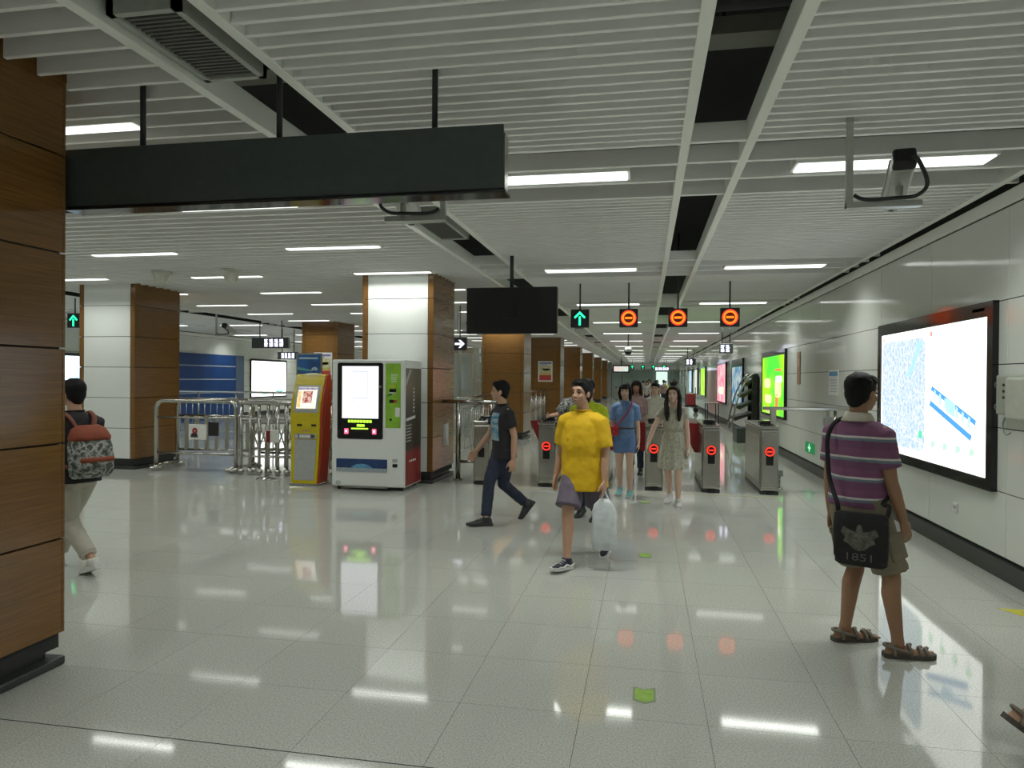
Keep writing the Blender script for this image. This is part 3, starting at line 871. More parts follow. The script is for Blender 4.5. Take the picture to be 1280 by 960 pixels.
# printed side
def side_print():
    m, nt, b = nodes_of('machine_side_print'); N, L = nt.nodes, nt.links
    g = N.new('ShaderNodeNewGeometry'); sx = N.new('ShaderNodeSeparateXYZ'); L.new(g.outputs['Position'], sx.inputs[0])
    nz = N.new('ShaderNodeTexNoise'); nz.inputs['Scale'].default_value = 3.5; nz.inputs['Detail'].default_value = 5
    L.new(g.outputs['Position'], nz.inputs['Vector'])
    ad = N.new('ShaderNodeMath'); ad.operation = 'MULTIPLY_ADD'; ad.inputs[1].default_value = .25; L.new(nz.outputs['Fac'], ad.inputs[0]); L.new(sx.outputs['Z'], ad.inputs[2])
    mr = N.new('ShaderNodeMapRange'); mr.inputs['From Min'].default_value = .1; mr.inputs['From Max'].default_value = 2.0; L.new(ad.outputs[0], mr.inputs['Value'])
    rp = N.new('ShaderNodeValToRGB'); cr = rp.color_ramp
    cr.elements[0].position = 0; cr.elements[0].color = (.22,.018,.015,1); cr.elements[1].position = 1; cr.elements[1].color = (.11,.12,.08,1)
    for p, c in ((.28,(.24,.02,.018,1)), (.33,(.02,.018,.015,1)), (.6,(.03,.028,.02,1)), (.8,(.13,.10,.06,1))):
        e = cr.elements.new(p); e.color = c
    L.new(mr.outputs[0], rp.inputs[0]); L.new(rp.outputs[0], b.inputs['Base Color']); b.inputs['Roughness'].default_value = .3
    MATS['side_print'] = m
side_print()
fs = lambda u, v, w: V((vx1+w, u, v))
flat('side_poster', [(vy0+.04, .07), (vy1-.03, .07), (vy1-.03, vh-.12), (vy0+.04, vh-.12)], fs, .004, 'side_print', t, 'dark poster with a red lower band')
bm = B()
prism(bm, [(vy0+.05, 1.0), (vy1-.3, 1.03), (vy1-.3, 1.07), (vy0+.05, 1.04)], lambda u, v, w: fs(u, v, w+.004), .001)
for k in range(7):
    prism(bm, [(vy0+.36, 1.45-k*.055), (vy0+.40+.02*(k % 2), 1.45-k*.055), (vy0+.40+.02*(k % 2), 1.48-k*.055), (vy0+.36, 1.48-k*.055)], lambda u, v, w: fs(u, v, w+.004), .001)
for k in range(6):
    prism(bm, [(vy0+.06, .93-k*.045), (vy0+.30-.02*(k % 3), .935-k*.045), (vy0+.30-.02*(k % 3), .945-k*.045), (vy0+.06, .94-k*.045)], lambda u, v, w: fs(u, v, w+.004), .001)
for k in range(4):
    prism(bm, [(vy0+.2+k*.08, .40), (vy0+.25+k*.08, .40), (vy0+.25+k*.08, .43), (vy0+.2+k*.08, .43)], lambda u, v, w: fs(u, v, w+.004), .001)
wpart('side_lettering', bm, 'paper_white', t)
flat('side_flash', [(vy0+.05, 1.50), (vy0+.28, 1.74), (vy0+.20, 1.74), (vy0+.05, 1.60)], fs, .001, mat('flash_grey', (.45,.46,.40), .4), t, lift=.004)

# small notice stuck on the column side
bm = B(); box(bm, -3.199, -3.195, 11.0, 11.32, .52, .88); o = link('notice_sheet', mesh_of(bm, 'notice_sheet'), 'paper_white')
tag(o, 'plain white paper sheet stuck low on the vending-machine column', 'notice')

# ------------------------------------------------------------------ yellow ticket kiosk
kx0, kx1, ky = -5.27, -4.76, 9.86
t = thing('ticket_kiosk', 'curved yellow self-service kiosk with a small screen and red side', 'kiosk', ((kx0+kx1)/2, ky, 0))
prof = [(0.00, .03), (.03, .35), (.05, .75), (.03, 1.05), (.10, 1.38), (.20, 1.58), (.24, 1.64)]
def prof_y(z):
    for (a, za), (b, zb) in zip(prof[:-1], prof[1:]):
        if za <= z <= zb: return ky + a + (b-a)*(z-za)/(zb-za)
    return ky + prof[-1][0]
path = [(0.00+ky, .03)]
N = 26
front = []
for k in range(N+1):
    z = .03 + (1.64-.03)*k/N
    # smoothed profile
    yy = sum(prof_y(min(max(z+d, .03), 1.64)) for d in (-.12, -.06, 0, .06, .12))/5
    front.append((yy, z))
def fy(z):
    for (a, za), (b, zb) in zip(front[:-1], front[1:]):
        if za <= z <= zb: return a + (b-a)*(z-za)/(zb-za)
    return front[-1][0]
top_arc = [(front[-1][0]+.06, 1.665), (front[-1][0]+.13, 1.65)]
backp = [(ky+.345, 1.58), (ky+.35, 1.2), (ky+.33, .6), (ky+.30, .03)]
kc = (kx0+kx1)/2
def kt(x, z): return kc + (x-kc)*(.86 + .14*min(1, max(0, z/.85))**.8)
poly = front + top_arc + backp
bm = B()
n0 = len(poly)
for xa, xb in ((kx0+.03, kx1-.03),):
    a = [bm.verts.new((kt(xa, z), y, z)) for y, z in poly]; b = [bm.verts.new((kt(xb, z), y, z)) for y, z in poly]
    bm.faces.new(a); bm.faces.new(list(reversed(b)))
    for i in range(n0):
        j = (i+1) % n0; bm.faces.new((a[i], b[i], b[j], a[j]))
wpart('cabinet', bm, 'kiosk_yellow', t)
for xa, xb, m in ((kx0, kx0+.03, 'kiosk_yellow'), (kx1-.03, kx1, 'kiosk_red')):
    bm = B()
    a = [bm.verts.new((kt(xa, z), y+.02, z)) for y, z in poly]; b = [bm.verts.new((kt(xb, z), y+.02, z)) for y, z in poly]
    bm.faces.new(a); bm.faces.new(list(reversed(b)))
    for i in range(n0):
        j = (i+1) % n0; bm.faces.new((a[i], b[i], b[j], a[j]))
    wpart('side_cheek', bm, m, t, label='red side cheek' if m == 'kiosk_red' else None)
def kpatch(name, x0, x1, z0, z1, m, lift, label=None, n=8, round_top=0.0):
    bm = B(); ra = []; rb = []
    for k in range(n+1):
        z = z0+(z1-z0)*k/n
        ra.append([V((kt(x0, z), fy(z)-lift, z)), V((kt(x1, z), fy(z)-lift, z)), V((kt(x1, z), fy(z)+.004, z)), V((kt(x0, z), fy(z)+.004, z))])
    loft(bm, ra)
    return wpart(name, bm, m, t, False, label)
kpatch('lower_panel', kx0+.07, kx1-.08, .08, .68, 'kiosk_grey', .006)
kpatch('screen_bezel', kx0+.06, kx1-.06, 1.09, 1.50, 'kiosk_grey', .010)
kpatch('screen', kx0+.10, kx1-.10, 1.15, 1.47, emit('kiosk_screen', (.95, .85, .72), 1.0, col2=(1.0, .96, .92), scale=14), .016)
kpatch('screen_header', kx0+.10, kx1-.10, 1.43, 1.465, emit('kiosk_head', (.55, .45, .55), .8, col2=(.25, .30, .42), scale=30), .018)
kpatch('screen_picture', kx0+.19, kx1-.17, 1.23, 1.41, emit('kiosk_pic', (.55, .10, .12), .7, col2=(1.0, .75, .55), scale=24), .018)
kpatch('screen_menu', kx0+.105, kx0+.16, 1.17, 1.41, emit('kiosk_menu', (1.0, .55, .15), .9, col2=(1.0, .8, .4), scale=20), .018)
for x in (kx0+.12, kx1-.16):
    kpatch('dark_slot', x, x+.075, .885, .915, 'black_gloss', .008, n=2)
kpatch('logo', kx0+.20, kx1-.19, .80, .84, mat('faded_logo', (.45,.32,.05), .5), .004, n=2)
bm = B()
pr = rrect(kx0+.07, kx1-.08, .69, .775, .04, 5)
prism(bm, pr, lambda u, v, w: V((u, fy(v)-.014+w, v)), .012); wpart('dispenser_rim', bm, 'kiosk_grey', t)
bm = B(); prism(bm, rrect(kx0+.09, kx1-.10, .705, .762, .028, 5), lambda u, v, w: V((u, fy(v)-.018+w, v)), .006); wpart('dispenser_slot', bm, mat('slot_dark', (.10,.08,.06), .4), t)
bm = B(); prism(bm, rrect(kx0+.16, kx1-.17, .712, .755, .006, 3), lambda u, v, w: V((u, fy(v)-.021+w, v)), .004); wpart('dispenser_label', bm, 'paper_white', t)
bm = B(); tube(bm, [(kx0+.118, fy(.733)-.016, .733), (kx0+.118, fy(.733)-.026, .733)], .026, 18); wpart('dispenser_knob', bm, 'cream_plastic', t)
bm = B(); ball(bm, ((kx0+kx1)/2, front[-1][0]+.045, 1.635), (.19, .05, .05)); wpart('top_light', bm, mat('top_cream', (.70,.66,.35), .25), t, True)
bm = B(); box(bm, kx0+.02, kx1-.02, ky-.02, ky+.36, 0, .03, .008, 1); wpart('base_plate', bm, 'steel', t)

# blue framed poster on a stand behind the kiosk
t = thing('poster_stand', 'blue framed poster on a slim stand behind the yellow kiosk', 'poster', (-5.77, 11.5, 0))
bm = B(); box(bm, -6.01, -5.53, 11.5, 11.53, 1.65, 2.04, .006, 1); wpart('frame', bm, 'grey_metal', t)
bm = B(); box(bm, -5.98, -5.56, 11.494, 11.50, 1.68, 2.01); wpart('poster', bm, mat('blue_poster', (.03,.13,.38), .3, var=.45, scale=4), t)
f = fr_front(0, 11.494, 0)
flat('poster_title', [(-5.95, 1.935), (-5.60, 1.935), (-5.60, 1.965), (-5.95, 1.965)], f, .002, mat('pale_blue', (.45,.6,.65), .5), t)
flat('poster_wave', [(-5.98, 1.80), (-5.85, 1.77), (-5.70, 1.74), (-5.70, 1.72), (-5.98, 1.75)], f, .002, mat('wave_green', (.15,.45,.40), .5), t)
bm = B(); ring_poly(bm, lambda u, v, w: f(-5.66+u, 1.74+v, w), .001, .06, .002, 18, (0, PI)); wpart('poster_motif', bm, mat('pale_blue2', (.5,.6,.65), .5, var=.4, scale=40), t)
bm = B(); tube(bm, [(-5.77, 11.54, 0), (-5.77, 11.54, 1.66)], .02, 10); wpart('pole', bm, 'steel', t, True)
bm = B(); lathe(bm, [(.16, 0), (.16, .015), (.03, .03)], (-5.77, 11.54, 0)); wpart('base', bm, 'steel', t, True)
# posters on columns
def col_poster(x0, x1, z0, z1, y, label):
    t = thing('poster', label, 'poster', ((x0+x1)/2, y, z0))
    bm = B(); box(bm, x0, x1, y-.012, y, z0, z1, .003, 1); wpart('frame', bm, 'paper_white', t)
    f = fr_front(0, y-.012, 0); w = x1-x0; h = z1-z0
    def blk(a, b, c, d, m, nm): flat(nm, [(x0+w*a, z0+h*c), (x0+w*b, z0+h*c), (x0+w*b, z0+h*d), (x0+w*a, z0+h*d)], f, .002, m, t)
    blk(.08, .92, .06, .32, mat('poster_red', (.50,.06,.05), .5, var=.3, scale=18), 'red_block')
    blk(.08, .92, .33, .42, mat('poster_yellow', (.62,.45,.10), .5, var=.3, scale=20), 'yellow_block')
    blk(.08, .92, .43, .78, mat('poster_olive', (.55,.52,.30), .5, var=.45, scale=16), 'picture')
    blk(.3, .8, .55, .64, 'dark_metal', 'dark_motif')
    blk(.08, .6, .80, .84, mat('poster_grey', (.3,.3,.32), .5), 'caption')
    blk(.08, .92, .86, .94, mat('poster_head', (.20,.18,.40), .5, var=.5, scale=25), 'title')
col_poster(-4.05, -3.50, 1.52, 2.30, 26.849, 'white-bordered red and yellow poster on a brown corridor column')
col_poster(-9.40, -8.84, 1.56, 2.33, 19.049, 'white-bordered red poster on the column behind the kiosk')

# ------------------------------------------------------------------ chrome crowd barriers
def ball_foot(bm, x, y): ball(bm, (x, y, .055), .055, None, 12, 8)
t = thing('crowd_barrier', 'chrome crowd barrier with two small plates next to the white-fronted column', 'barrier', (-7.48, 10.85, 0))
def uframe(x0, x1, y, h=1.2, r=.036, rails=(.92, .31)):
    bm = B()
    pts = [(x0, y, .06), (x0, y, h-.12), (x0+.035, y, h-.035), (x0+.12, y, h), (x1-.12, y, h), (x1-.035, y, h-.035), (x1, y, h-.12), (x1, y, .06)]
    tube(bm, pts, r, 12); return bm
wpart('front_frame', uframe(-8.24, -6.74, 10.83), 'steel', t, True)
for z in (.92, .31):
    bm = B(); tube(bm, [(-8.24, 10.83, z), (-6.74, 10.83, z)], .02, 10); wpart('rail', bm, 'steel', t, True)
wpart('rear_frame', uframe(-8.28, -6.80, 11.45), 'steel', t, True)
for z in (.92, .31):
    bm = B(); tube(bm, [(-8.28, 11.45, z), (-6.80, 11.45, z)], .02, 10); wpart('rail', bm, 'steel', t, True)
for k in range(7):
    x = -8.1 + k*.2
    bm = B(); box(bm, x-.03, x+.03, 11.43, 11.47, .31, .92); wpart('slat', bm, 'steel_brushed', t)
for x in (-8.24, -6.74, -6.83):
    for y in (10.83, 11.45):
        bm = B(); ball_foot(bm, x, y); tube(bm, [(x-.05, y-.05, .05), (x+.05, y+.05, .05)], .035, 10, True); wpart('caster', bm, 'steel', t, True)
for x in (-8.24, -6.74):
    bm = B(); tube(bm, [(x, 10.83, .10), (x, 11.45, .10)], .022, 10); wpart('foot_rail', bm, 'steel', t, True)
bm = B(); box(bm, -7.60, -7.27, 10.79, 10.81, .55, .81, .004, 1); pl = wpart('plate', bm, 'paper_white', t)
f = fr_front(0, 10.79, 0)
bm = B(); ring_poly(bm, lambda u, v, w: f(-7.48+u, .70+v*1.1, w), .012, .05, .002, 16); wpart('red_motif', bm, mat('motif_red', (.35,.03,.04), .5), pl)
bm = B(); prism(bm, [(-7.56, .59), (-7.42, .59), (-7.44, .66), (-7.54, .66)], f, .002); wpart('dark_motif', bm, 'dark_metal', pl)
bm = B(); box(bm, -7.24, -7.05, 10.80, 10.82, .62, .85, .004, 1); wpart('black_plate', bm, 'black_plastic', t)
t = thing('folding_barrier', 'folding chrome barrier of many upright tubes on ball feet behind the kiosk', 'barrier', (-5.8, 10.9, 0))
n = 13
for k in range(n):
    x = -6.58 + k*.165
    for y in (10.72, 11.28):
        bm = B(); tube(bm, [(x, y, .06), (x, y, 1.17)], .024, 10); wpart('upright', bm, 'steel', t, True)
    bm = B(); tube(bm, [(x, 10.72, 1.17), (x, 10.80, 1.20), (x, 11.20, 1.20), (x, 11.28, 1.17)], .024, 10); wpart('hoop', bm, 'steel', t, True)
    bm = B(); ball_foot(bm, x, 10.72); wpart('ball_foot', bm, 'steel', t, True)
for z, r in ((1.19, .036), (.92, .02), (.31, .02)):
    bm = B(); tube(bm, [(-6.60, 10.72, z), (-4.58, 10.72, z)], r, 12, True); wpart('rail', bm, 'steel', t, True)
for k in range(n-1):
    x = -6.58+k*.165
    for a, b in ((.4, .85), (.85, .4)):
        bm = B(); tube(bm, [(x, 10.99, a), (x+.165, 10.99, b)], .012, 8); wpart('lattice_bar', bm, 'steel_brushed', t, True)
    for z in (.4, .85):
        pass
bm = B(); tube(bm, [(-6.58, 11.28, .31), (-4.60, 11.28, .31)], .02, 8); wpart('rail', bm, 'steel', t, True)
bm = B(); box(bm, -6.58, -4.60, 10.98, 11.0, .38, .42); wpart('lattice_bar', bm, 'steel_brushed', t)
for k in range(n):
    x = -6.58+k*.165
    for z in (.40, .85):
        bm = B(); tube(bm, [(x, 10.72, z), (x, 11.28, z)], .012, 8); wpart('tie', bm, 'steel_brushed', t, True)
t = thing('stanchion_sign', 'slim chrome stanchion with a red-edged plate in front of the folding barrier', 'stanchion', (-5.92, 10.35, 0))
bm = B(); lathe(bm, [(.15, 0), (.15, .012), (.03, .03), (.02, .04)]); part('base', bm, 'steel', t, True)
bm = B(); tube(bm, [(0,0,.03), (0,0,.92)], .02, 12); part('pole', bm, 'steel', t, True)
bm = B(); box(bm, .03, .23, -.012, .0, .58, .78, .004, 1); part('plate', bm, 'paper_white', t)
bm = B(); box(bm, .0, .08, -.016, .0, .58, .77); part('red_edge', bm, 'flap_red', t)

# ------------------------------------------------------------------ right wall: map board, lightboxes, fittings
fwall = lambda u, v, w: V((XR-w, u, v))       # u along the hall, v up, w out of the wall
def wall_frame(t, y0, y1, z0, z1, fwid, depth, top=None, m='black_gloss', bot=None):
    top = top or fwid; bot = bot or fwid
    bm = B()
    box(bm, XR-depth, XR, y0, y0+fwid, z0, z1); box(bm, XR-depth, XR, y1-fwid, y1, z0, z1)
    box(bm, XR-depth, XR, y0+fwid, y1-fwid, z0, z0+bot); box(bm, XR-depth, XR, y0+fwid, y1-fwid, z1-top, z1)
    wpart('frame', bm, m, t)
t = thing('map_board', 'large backlit white area map board in a black frame on the wall', 'map board', (XR, 8.1, .70))
wall_frame(t, 6.60, 9.60, .70, 2.31, .10, .05, .13)
bm = B(); box(bm, XR-.032, XR-.005, 6.69, 9.52, .80, 2.185); wpart('lit_panel', bm, emit('map_white', (.97, 1.0, .95), 1.9), t)
def map_print():
    m = bpy.data.materials.new('map_print'); m.use_nodes = True; nt = m.node_tree; nt.nodes.clear(); N, L = nt.nodes, nt.links
    out = N.new('ShaderNodeOutputMaterial'); e = N.new('ShaderNodeEmission'); e.inputs[1].default_value = 1.15
    g = N.new('ShaderNodeNewGeometry')
    vo = N.new('ShaderNodeTexVoronoi'); vo.feature = 'DISTANCE_TO_EDGE'; vo.inputs['Scale'].default_value = 11
    L.new(g.outputs['Position'], vo.inputs['Vector'])
    r1 = N.new('ShaderNodeValToRGB'); r1.color_ramp.elements[0].position = .02; r1.color_ramp.elements[1].position = .09
    r1.color_ramp.elements[0].color = (.95,.97,.95,1); r1.color_ramp.elements[1].color = (.40,.55,.68,1)
    L.new(vo.outputs['Distance'], r1.inputs[0])
    nz = N.new('ShaderNodeTexNoise'); nz.inputs['Scale'].default_value = 24; nz.inputs['Detail'].default_value = 4; nz.inputs['Roughness'].default_value = .75
    L.new(g.outputs['Position'], nz.inputs['Vector'])
    r2 = N.new('ShaderNodeValToRGB'); cr = r2.color_ramp
    cr.elements[0].position = .30; cr.elements[0].color = (.20,.33,.62,1); cr.elements[1].position = .72; cr.elements[1].color = (.95,.97,.97,1)
    for p, c in ((.42,(.42,.58,.78,1)), (.50,(.62,.78,.80,1)), (.56,(.80,.80,.86,1))):
        q = cr.elements.new(p); q.color = c
    L.new(nz.outputs['Fac'], r2.inputs[0])
    mx = N.new('ShaderNodeMixRGB'); mx.inputs[0].default_value = .55; L.new(r1.outputs[0], mx.inputs[1]); L.new(r2.outputs[0], mx.inputs[2])
    L.new(mx.outputs[0], e.inputs[0]); L.new(e.outputs[0], out.inputs[0]); MATS['map_print'] = m
map_print()
flat('area_map', rrect(8.10, 9.46, .88, 2.09, .12, 6), fwall, .002, 'map_print', t, 'blue-grey street map', lift=.033)
flat('park_patch', rrect(8.16, 8.26, 1.02, 1.10, .03, 4), fwall, .001, emit('map_green', (.15,.72,.45), 1.1), t, lift=.035)
flat('river', [(8.15, 2.05), (8.30, 2.05), (8.45, 1.85), (8.62, 1.70), (8.56, 1.65), (8.40, 1.78), (8.28, 1.93)], fwall, .001, emit('map_river', (.45,.75,.92), 1.1), t, lift=.035)
flat('legend_box', [(9.16, .90), (9.44, .90), (9.44, 1.08), (9.16, 1.08)], fwall, .001, emit('map_legend', (.97,1,.96), 1.9), t, lift=.0355)
dia = emit('diagram_blue', (.10, .38, .78), 1.1); dia2 = emit('diagram_pale', (.45, .72, .95), 1.2)
flat('platform_bar', [(7.95, 1.43), (7.00, 1.14), (7.03, 1.09), (7.98, 1.38)], fwall, .001, dia, t, lift=.033)
flat('platform_bar', [(7.92, 1.58), (6.92, 1.28), (6.94, 1.235), (7.94, 1.535)], fwall, .001, dia, t, lift=.033)
flat('hall_block', [(7.55, 1.475), (7.35, 1.415), (7.36, 1.28), (7.56, 1.34)], fwall, .001, dia2, t, lift=.034)
for k in range(7):
    y = 7.86-.13*k; z = 1.545-.039*k
    flat('stair_mark', [(y, z), (y-.045, z-.013), (y-.045, z-.11), (y, z-.10)], fwall, .001, dia2, t, lift=.0335)
ln = emit('diagram_line', (.55, .68, .80), 1.2)
for (a, b, c, d) in ((7.95, 1.95, 7.05, 1.71), (7.98, 1.80, 7.0, 1.53), (7.95, 1.95, 7.96, 1.80), (7.05, 1.71, 7.04, 1.54)):
    flat('outline', [(a, b), (c, d), (c, d+.008), (a+.004, b+.008)], fwall, .001, ln, t, lift=.033)
for k in range(6):
    y = 7.85-.14*k; z = 1.92-.037*k
    flat('wall_mark', [(y, z), (y-.02, z-.005), (y-.02, z-.12), (y, z-.115)], fwall, .001, ln, t, lift=.033)
flat('leader_line', [(7.12, 1.55), (7.127, 1.55), (7.107, 1.29), (7.10, 1.29)], fwall, .001, ln, t, lift=.033)
gr = emit('exit_green', (.45, .95, .55), 1.3)
for k in range(4):
    y = 7.92-.29*k
    flat('exit_mark', [(y, 1.02), (y-.10, 1.02), (y-.10, .965), (y-.05, .965), (y-.05, .95), (y, .95)], fwall, .001, gr, t, lift=.033)
    for j in range(3):
        flat('exit_text', [(y, .93-.025*j), (y-.10+.03*(j % 2), .93-.025*j), (y-.10+.03*(j % 2), .922-.025*j), (y, .922-.025*j)], fwall, .001, emit('pale_text', (.72,.80,.70), 1.3), t, lift=.033)
for y, z, s in ((9.42, 2.12, .045), (7.95, 2.11, .05)):
    flat('logo_mark', rrect(y-s/2, y+s/2, z-s/2, z+s/2, .01, 3), fwall, .001, emit('logo_red', (.80,.30,.22), 1.2), t, lift=.033)
for a, b, z in ((7.85, 7.55, 2.10), (7.40, 7.30, 2.0), (9.36, 9.1, 2.125), (7.95, 7.85, 2.03)):
    flat('heading', [(a, z), (b, z), (b, z+.018), (a, z+.018)], fwall, .001, emit('pale_text', (.72,.80,.70), 1.3), t, lift=.033)
bm = B(); box(bm, XR-.05, XR-.049, 6.75, 6.98, 2.235, 2.262); wpart('maker_mark', bm, mat('dim_text', (.05,.05,.05), .4), t)

def lightbox(y0, y1, z0, z1, face, label, bits=(), strength=None, x=XR, s=-1, top=.08):
    t = thing('lightbox', label, 'lightbox', (x, (y0+y1)/2, z0))
    bm = B(); d = s*.06
    xa, xb = min(x, x+d), max(x, x+d)
    w = .05
    box(bm, xa, xb, y0, y0+w, z0, z1); box(bm, xa, xb, y1-w, y1, z0, z1); box(bm, xa, xb, y0+w, y1-w, z0, z0+w); box(bm, xa, xb, y0+w, y1-w, z1-top, z1)
    wpart('frame', bm, 'black_gloss', t)
    bm = B(); box(bm, min(x, x+s*.04), max(x, x+s*.04), y0+w, y1-w, z0+w, z1-top); wpart('lit_panel', bm, face, t)
    F = lambda u, v, q: V((x+s*(.0405+q), y1-w-u*(y1-y0-2*w), z0+w+v*(z1-z0-w-top)))
    for nm, poly, m in bits: flat(nm, poly, F, .002, m, t)
    return t
gface = emit('ad_green', (.10, .85, .06), 1.15, col2=(.42, .95, .03), scale=1.2)
yel = emit('ad_yellow', (.85, 1.0, .35), 1.4); red = emit('ad_red', (1.0, .25, .10), 1.1); wht = emit('ad_white', (.9, 1.0, .75), 1.5)
lightbox(15.65, 18.65, .80, 2.30, gface, 'bright green backlit advertisement on the wall past the fare gates', [
    ('ad_patch', rrect(.10, .40, .45, .62, .08, 4), yel), ('ad_patch', rrect(.60, .85, .30, .62, .08, 4), yel),
    ('ad_patch', rrect(.15, .45, .18, .33, .05, 4), yel), ('ad_flower', rrect(.62, .74, .08, .36, .04, 4), red),
    ('ad_flower', rrect(.10, .15, .22, .32, .02, 3), red), ('ad_flower', rrect(.60, .85, .74, .78, .02, 3), red),
    ('ad_flower', [(.02, .06), (.3, .02), (.34, .0), (.36, .04), (.12, .12)], emit('ad_pink', (1.0, .35, .35), 1.2)),
    ('ad_text', rrect(.62, .9, .55, .66, .04, 3), wht)], top=.12)
lightbox(22.3, 25.1, .80, 2.30, emit('ad_blue', (.55, .65, .60), .8, col2=(.12, .30, .50), scale=3), 'dim blue and cream backlit advertisement next to the brochure rack', top=.25)
lightbox(26.9, 30.1, .75, 2.30, emit('ad_rose', (1.0, .22, .32), 1.1, col2=(1.0, .55, .55), scale=3), 'pink-red backlit advertisement further along the wall', [
    ('ad_patch', rrect(.2, .8, .2, .4, .05, 3), emit('ad_rose2', (1.0, .75, .6), 1.2))])
lightbox(36.1, 39.1, .80, 2.30, emit('ad_lime', (.35, .85, .05), 1.0, col2=(.65, .9, .15), scale=2), 'distant lime-green backlit advertisement on the wall')
lightbox(41.5, 44.0, .80, 2.30, emit('ad_pale', (.75, .85, .70), .9), 'distant pale backlit advertisement on the wall')
lightbox(46.5, 49.5, .80, 2.30, emit('ad_cyan', (.35, .65, .85), .9, col2=(.8, .9, .95), scale=2), 'far pale blue backlit advertisement on the wall')
# left wall
bm = B(); box(bm, XL, XL+.05, 18.6, 25.5, .0, 2.45)
t = thing('blue_cladding', 'deep blue wall cladding with pale horizontal lines across the hall', 'wall cladding', (XL, 22, 0))
wpart('board', bm, 'blue_cladding', t)
for z in (1.0, 1.5, 2.0):
    bm = B(); box(bm, XL+.05, XL+.06, 18.6, 25.5, z, z+.03); wpart('pale_strip', bm, mat('pale_strip', (.45,.5,.6), .4), t)
bm = B(); box(bm, XL, XL+.08, 25.5, 26.05, 0, 2.45); wpart('end_panel', bm, 'blue_grey', t)
lightbox(26.6, 29.55, .75, 2.36, emit('ad_bigwhite', (.95, 1.0, .95), 2.2), 'glaring white lightbox on the far wall behind the kiosk', [
    ('ad_patch', rrect(.1, .3, .05, .2, .05, 3), emit('ad_mint', (.4, .85, .7), 1.3)), ('ad_patch', rrect(.55, .7, .04, .14, .05, 3), emit('ad_mint', (.4, .85, .7), 1.3))], x=XL, s=1)
lightbox(15.6, 17.9, .95, 2.25, emit('ad_bluewhite', (.75, .92, 1.0), 2.0, col2=(.45, .75, 1.0), scale=1.5), 'cyan-white lightbox seen past the edge of the near brown column', x=XL, s=1)

# wall telephone at the right edge
t = thing('wall_phone', 'grey-green wall telephone box mounted just past the map board', 'telephone', (XR, 6.2, 1.35))
bm = B(); box(bm, XR-.10, XR, 5.75, 6.42, 1.36, 1.68, .015, 2); wpart('housing', bm, mat('phone_grey', (.33,.36,.30), .35), t)
bm = B(); box(bm, XR-.17, XR-.10, 5.80, 6.12, 1.33, 1.66, .02, 2); wpart('handset_cover', bm, mat('phone_light', (.42,.44,.38), .35), t)
for k in range(3):
    bm = B(); ball(bm, (XR-.103, 6.28, 1.50+.05*k), .012, None, 8, 6); wpart('key', bm, 'black_plastic', t, True)
bm = B(); tube(bm, smooth_path([(XR-.05, 6.35, 1.36), (XR-.06, 6.38, 1.28), (XR-.05, 6.36, 1.20), (XR-.04, 6.30, 1.22)]), .006, 6); wpart('cord', bm, 'grey_metal', t, True)
for z in (1.42, 1.60):
    bm = B(); tube(bm, [(XR-.06, 6.42, z), (XR-.06, 6.47, z)], .03, 10); wpart('side_knob', bm, 'black_plastic', t, True)
# small notices and fittings
t = thing('brown_sign', 'narrow brown vertical room sign on the white wall panels', 'sign', (XR, 14.6, 1.56))
bm = B(); box(bm, XR-.015, XR, 14.35, 14.62, 1.56, 2.18, .003, 1); wpart('plate', bm, mat('brown_plate', (.33,.20,.12), .4, var=.2), t)
bm = B(); box(bm, XR-.018, XR-.014, 14.41, 14.56, 1.9, 2.05); wpart('pictogram', bm, mat('tan', (.55,.40,.28), .5), t)
t = thing('wall_notice', 'white notice with a blue heading on the wall above the handrail', 'notice', (XR, 11.9, 1.42))
bm = B(); box(bm, XR-.008, XR, 11.62, 12.2, 1.40, 1.80); wpart('sheet', bm, 'paper_white', t)
bm = B(); box(bm, XR-.011, XR-.007, 11.66, 12.16, 1.70, 1.77); wpart('blue_heading', bm, mat('notice_blue', (.10,.28,.50), .5), t)
for k in range(5):
    bm = B(); box(bm, XR-.010, XR-.007, 11.68, 12.12-.05*(k % 2), 1.63-.045*k, 1.645-.045*k); wpart('text_line', bm, mat('faint_text', (.45,.46,.45), .6), t)
t = thing('exit_sign', 'small green running-exit sign low on the white wall', 'sign', (XR, 13.45, .34))
bm = B(); box(bm, XR-.02, XR, 13.14, 13.80, .335, .515, .003, 1); wpart('plate', bm, emit('exit_dim', (.03, .22, .08), .8), t)
f = lambda u, v, w: V((XR-.02-w, 13.47+u, .425+v))
bm = B(); prism(bm, [(-.10,.02),(.10,.02),(.10,-.02),(-.10,-.02)], f, .002); prism(bm, [(-.03,.07),(.03,.07),(.03,-.07),(-.03,-.07)], f, .002)
wpart('arrow', bm, emit('exit_white', (.45,.95,.6), .9), t)
t = thing('wall_socket', 'small white double socket low on the wall under the map board', 'socket', (XR, 7.4, .39))
bm = B(); box(bm, XR-.012, XR, 7.35, 7.45, .39, .475, .004, 2); wpart('plate', bm, 'paper_white', t)
bm = B(); box(bm, XR-.014, XR-.011, 7.37, 7.43, .42, .45); wpart('outlet', bm, 'kiosk_grey', t)
